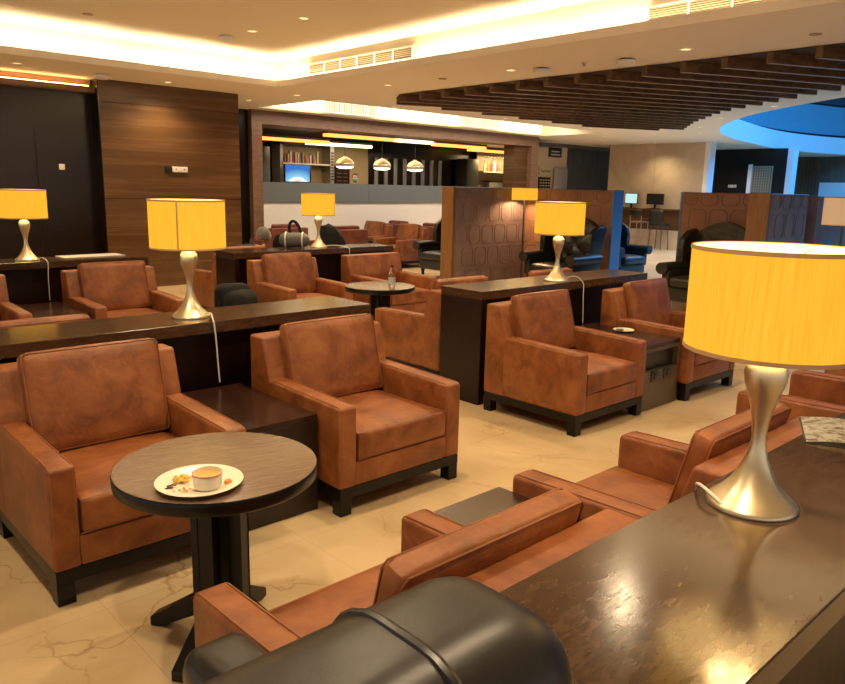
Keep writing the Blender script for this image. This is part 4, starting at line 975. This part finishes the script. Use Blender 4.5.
# coats slung over chair tops behind the far console
def coat(loc, rz, sx, h, label, slope):
    bm = bmesh.new(); bmesh.ops.create_cube(bm, size=2); bmesh.ops.subdivide_edges(bm, edges=bm.edges[:], cuts=9, use_grid_fill=True)
    for v in bm.verts:
        u = v.co.copy(); k = 1 - .3 * abs(u.x) ** 2
        v.co = Vector((u.x * sx, u.y * .11 * k, h * (.5 + .5 * u.z * (1 - .35 * u.x * u.x - slope * u.x)) + .012 * math.sin(9 * u.x + 5 * u.y) + .01 * math.sin(14 * u.x * u.z)))
    bm2 = link('draped_coat', bm, M['blackcloth'], loc=loc, rot=(0, 0, rz), smooth=80); tag(bm2, label, 'coat', 'black coats behind the far console')
coat((5.36, 8.36, .0), -.72, .17, .97, 'black coat heap between the grey-haired head and duffel bag', .2)
coat((6.02, 8.22, .0), -.72, .22, 1.06, 'black coat heap right of the small lamp behind the far console', .28)

# ------------------------------------------------------------------ computer corner at the stone wall
struct('trim_15', B(20.0, 20.64, 10.56, 13.4, 0, .53), M['stone'])
t = thing('computer_counter', 'brown wooden counter along the stone wall carrying the screens', 'counter', (20.35, 12, .53))
link('worktop', B(-.2, .28, -1.4, 1.5, .57, .61), M['panel'], t, smooth=0); link('front_panel', B(-.02, .02, -1.4, 1.5, .001, .569), M['panel'], t, smooth=0)
mon = None
for k, (y, lb, mt, w) in enumerate([(12.68, 'left monitor with pale lit screen, beside the partition edge', 'pale_scr', .22), (11.88, 'middle black monitor on the computer counter', 'dplastic', .28), (10.86, 'right monitor with bright green screen on the computer counter', 'green_scr', .2)]):
    t = thing('computer_monitor', lb, 'monitor', (20.44, y, 1.1405), 0, 'monitors on the computer counter')
    link('casing', B(-.02, .02, -w, w, .12, .44, .006), M['dplastic'], t); link('screen', B(-.0245, -.0205, -w + .02, w - .02, .14, .42), M[mt], t, smooth=0)
    link('stand', box(box(bmesh.new(), -.01, .03, -.03, .03, .012, .15), -.1, .08, -.12, .12, 0, .011), M['dplastic'], t, smooth=0)
    kb = thing('keyboard', 'black keyboard before the %s monitor' % ['pale lit', 'black', 'green'][k], 'keyboard', (20.215, y - .1, 1.1405), 0, 'keyboards on the computer counter')
    link('case', B(-.06, .06, -.2, .2, 0, .015, .003), M['dplastic'], kb); link('keys', B(-.05, .05, -.19, .19, .0151, .02), M['ink'], kb)
t = thing('bar_stool', 'silver framed stool with pale seat before the computer counter', 'stool', (19.6, 11.85, 0))
link('seat', B(-.2, .2, -.2, .2, .74, .79, .01), M['beam'], t); link('backrest', B(-.22, -.18, -.2, .2, .95, 1.12, .01), M['dplastic'], t)
for sx in (-.18, .18):
    for sy in (-.18, .18): link('leg', tube(bmesh.new(), [(sx, sy, .74), (sx * 1.1, sy * 1.1, 0)], .014, 8), M['steel'], t)
for sy in (-.18, .18): link('back_rod', tube(bmesh.new(), [(-.19, sy, .79), (-.2, sy, 1.1)], .012, 8), M['steel'], t)
link('foot_ring', tube(bmesh.new(), [(-.19, -.19, .3), (.19, -.19, .3), (.19, .19, .3), (-.19, .19, .3)], .01, 6, True), M['steel'], t)
t = thing('office_chair', 'black shell chair pushed under the computer counter', 'chair', (19.7, 11.25, 0))
link('seat_shell', soft(bmesh.new(), -.22, .22, -.22, .22, .66, .74, .03, 6), M['dplastic'], t); link('back_shell', soft(bmesh.new(), -.24, -.18, -.22, .22, .74, 1.12, .03, 6), M['dplastic'], t)
for sx in (-.17, .17):
    for sy in (-.17, .17): link('leg', tube(bmesh.new(), [(sx, sy, .67), (sx * 1.2, sy * 1.2, 0)], .014, 8), M['dsteel'], t)
# signs on the cream wall
def word(txt, name, size, loc, mat, parent=None, rot=(PI / 2, 0, 0), ext=.004):
    cu = bpy.data.curves.new(name, 'FONT'); cu.body = txt; cu.size = size; cu.extrude = ext; cu.align_x = 'CENTER'; cu.align_y = 'CENTER'
    o = bpy.data.objects.new(name, cu); C.objects.link(o); dg = bpy.context.evaluated_depsgraph_get(); dg.update()
    me = bpy.data.meshes.new_from_object(o.evaluated_get(dg)); bpy.data.objects.remove(o); me.materials.clear(); me.materials.append(mat)
    o = bpy.data.objects.new(name, me); C.objects.link(o); o.location = loc; o.rotation_euler = rot
    if parent: o.parent = parent
    return o
t = thing('wall_sign', 'small black sign with white writing high on the cream wall', 'sign', (19.15, 14.69, 2.62)); link('board', B(-.31, .31, -.03, 0, 0, .28, .004), M['dplastic'], t, smooth=0)
bm = bmesh.new()
for j, (a, c) in enumerate([(-.22, .22), (-.2, .18)]):
    x = a
    while x < c: w = random.uniform(.03, .07); box(bm, x, x + w, -.034, -.031, .05 + j * .09, .09 + j * .09); x += w + .015
link('writing', bm, M['plastic'], t, smooth=0)
t = thing('script_sign', 'pale sign with dark handwriting beside the grey panel', 'sign', (18.72, 14.69, 2.06)); link('board', B(-.32, .33, -.03, 0, 0, .25, .004), M['cream'], t, smooth=0)
bm = bmesh.new(); pts = [(-.24 + .02 * k, -.036, .12 + .035 * math.sin(k * 1.7) + .01 * math.sin(k * .9)) for k in range(24)]; tube(bm, pts, .006, 5); link('writing', bm, M['ink'], t)
t = thing('menu_board', 'dark menu board under the handwritten sign', 'board', (18.72, 14.69, 1.5)); link('board', B(-.32, .25, -.03, 0, 0, .5, .004), M['cbody'], t, smooth=0)
bm = bmesh.new()
for j in range(5):
    for i in range(4): box(bm, -.27 + i * .13, -.18 + i * .13, -.034, -.031, .06 + j * .085, .09 + j * .085)
link('writing', bm, M['cream'], t, smooth=0)
t = thing('grey_display_panel', 'plain light grey panel standing against the cream wall', 'panel', (19.4, 14.6, 0)); link('face', B(-.33, .35, 0, .04, .1, 2.29, .01), M['strip'], t); link('foot', B(-.33, .35, -.1, .08, 0, .099), M['dsteel'], t, smooth=0)
# black far wall fittings
t = thing('lattice_screen', 'pale pierced lattice door panel on the black far wall', 'screen', (24.29, 10.45, 0))
bm = bmesh.new()
for i in range(9): y = -.3 + i * .075; box(bm, -.03, 0, y - .012, y + .012, .05, 2.5)
for j in range(30): z = .05 + j * .083; box(bm, -.031, -.001, -.32, .32, z, z + .03)
link('lattice', bm, M['beige'], t, smooth=0); link('silver_jamb', B(-.05, 0, .33, .45, 0, 2.55), M['white'], t, smooth=0)
bm = bmesh.new(); y = 0
for w in (.05, .04, .06, .05, .04): box(bm, -.02, 0, y, y + w - .012, 0, .09); y += w + .01
tag(link('wall_lettering', bm, M['plastic'], loc=(24.295, 11.25, 1.82)), 'tiny white lettering on the black far wall', 'lettering')
t = thing('lattice_screen', 'brown pierced lattice panel right of the bright far pillar', 'screen', (29.95, 11.1, 0))
bm = bmesh.new()
for i in range(5): y = -.25 + i * .12; box(bm, -.03, 0, y - .02, y + .02, 0, 2.9)
for j in range(24): z = .05 + j * .12; box(bm, -.031, -.001, -.27, .27, z, z + .04)
link('lattice', bm, M['beam'], t, smooth=0)
tag(link('grey_wall_panel', B(-.05, 0, -.75, .75, 0, 2.1), M['white'], loc=(29.99, 10.0, 0)), 'pale grey panel on the farthest wall at the right', 'panel')
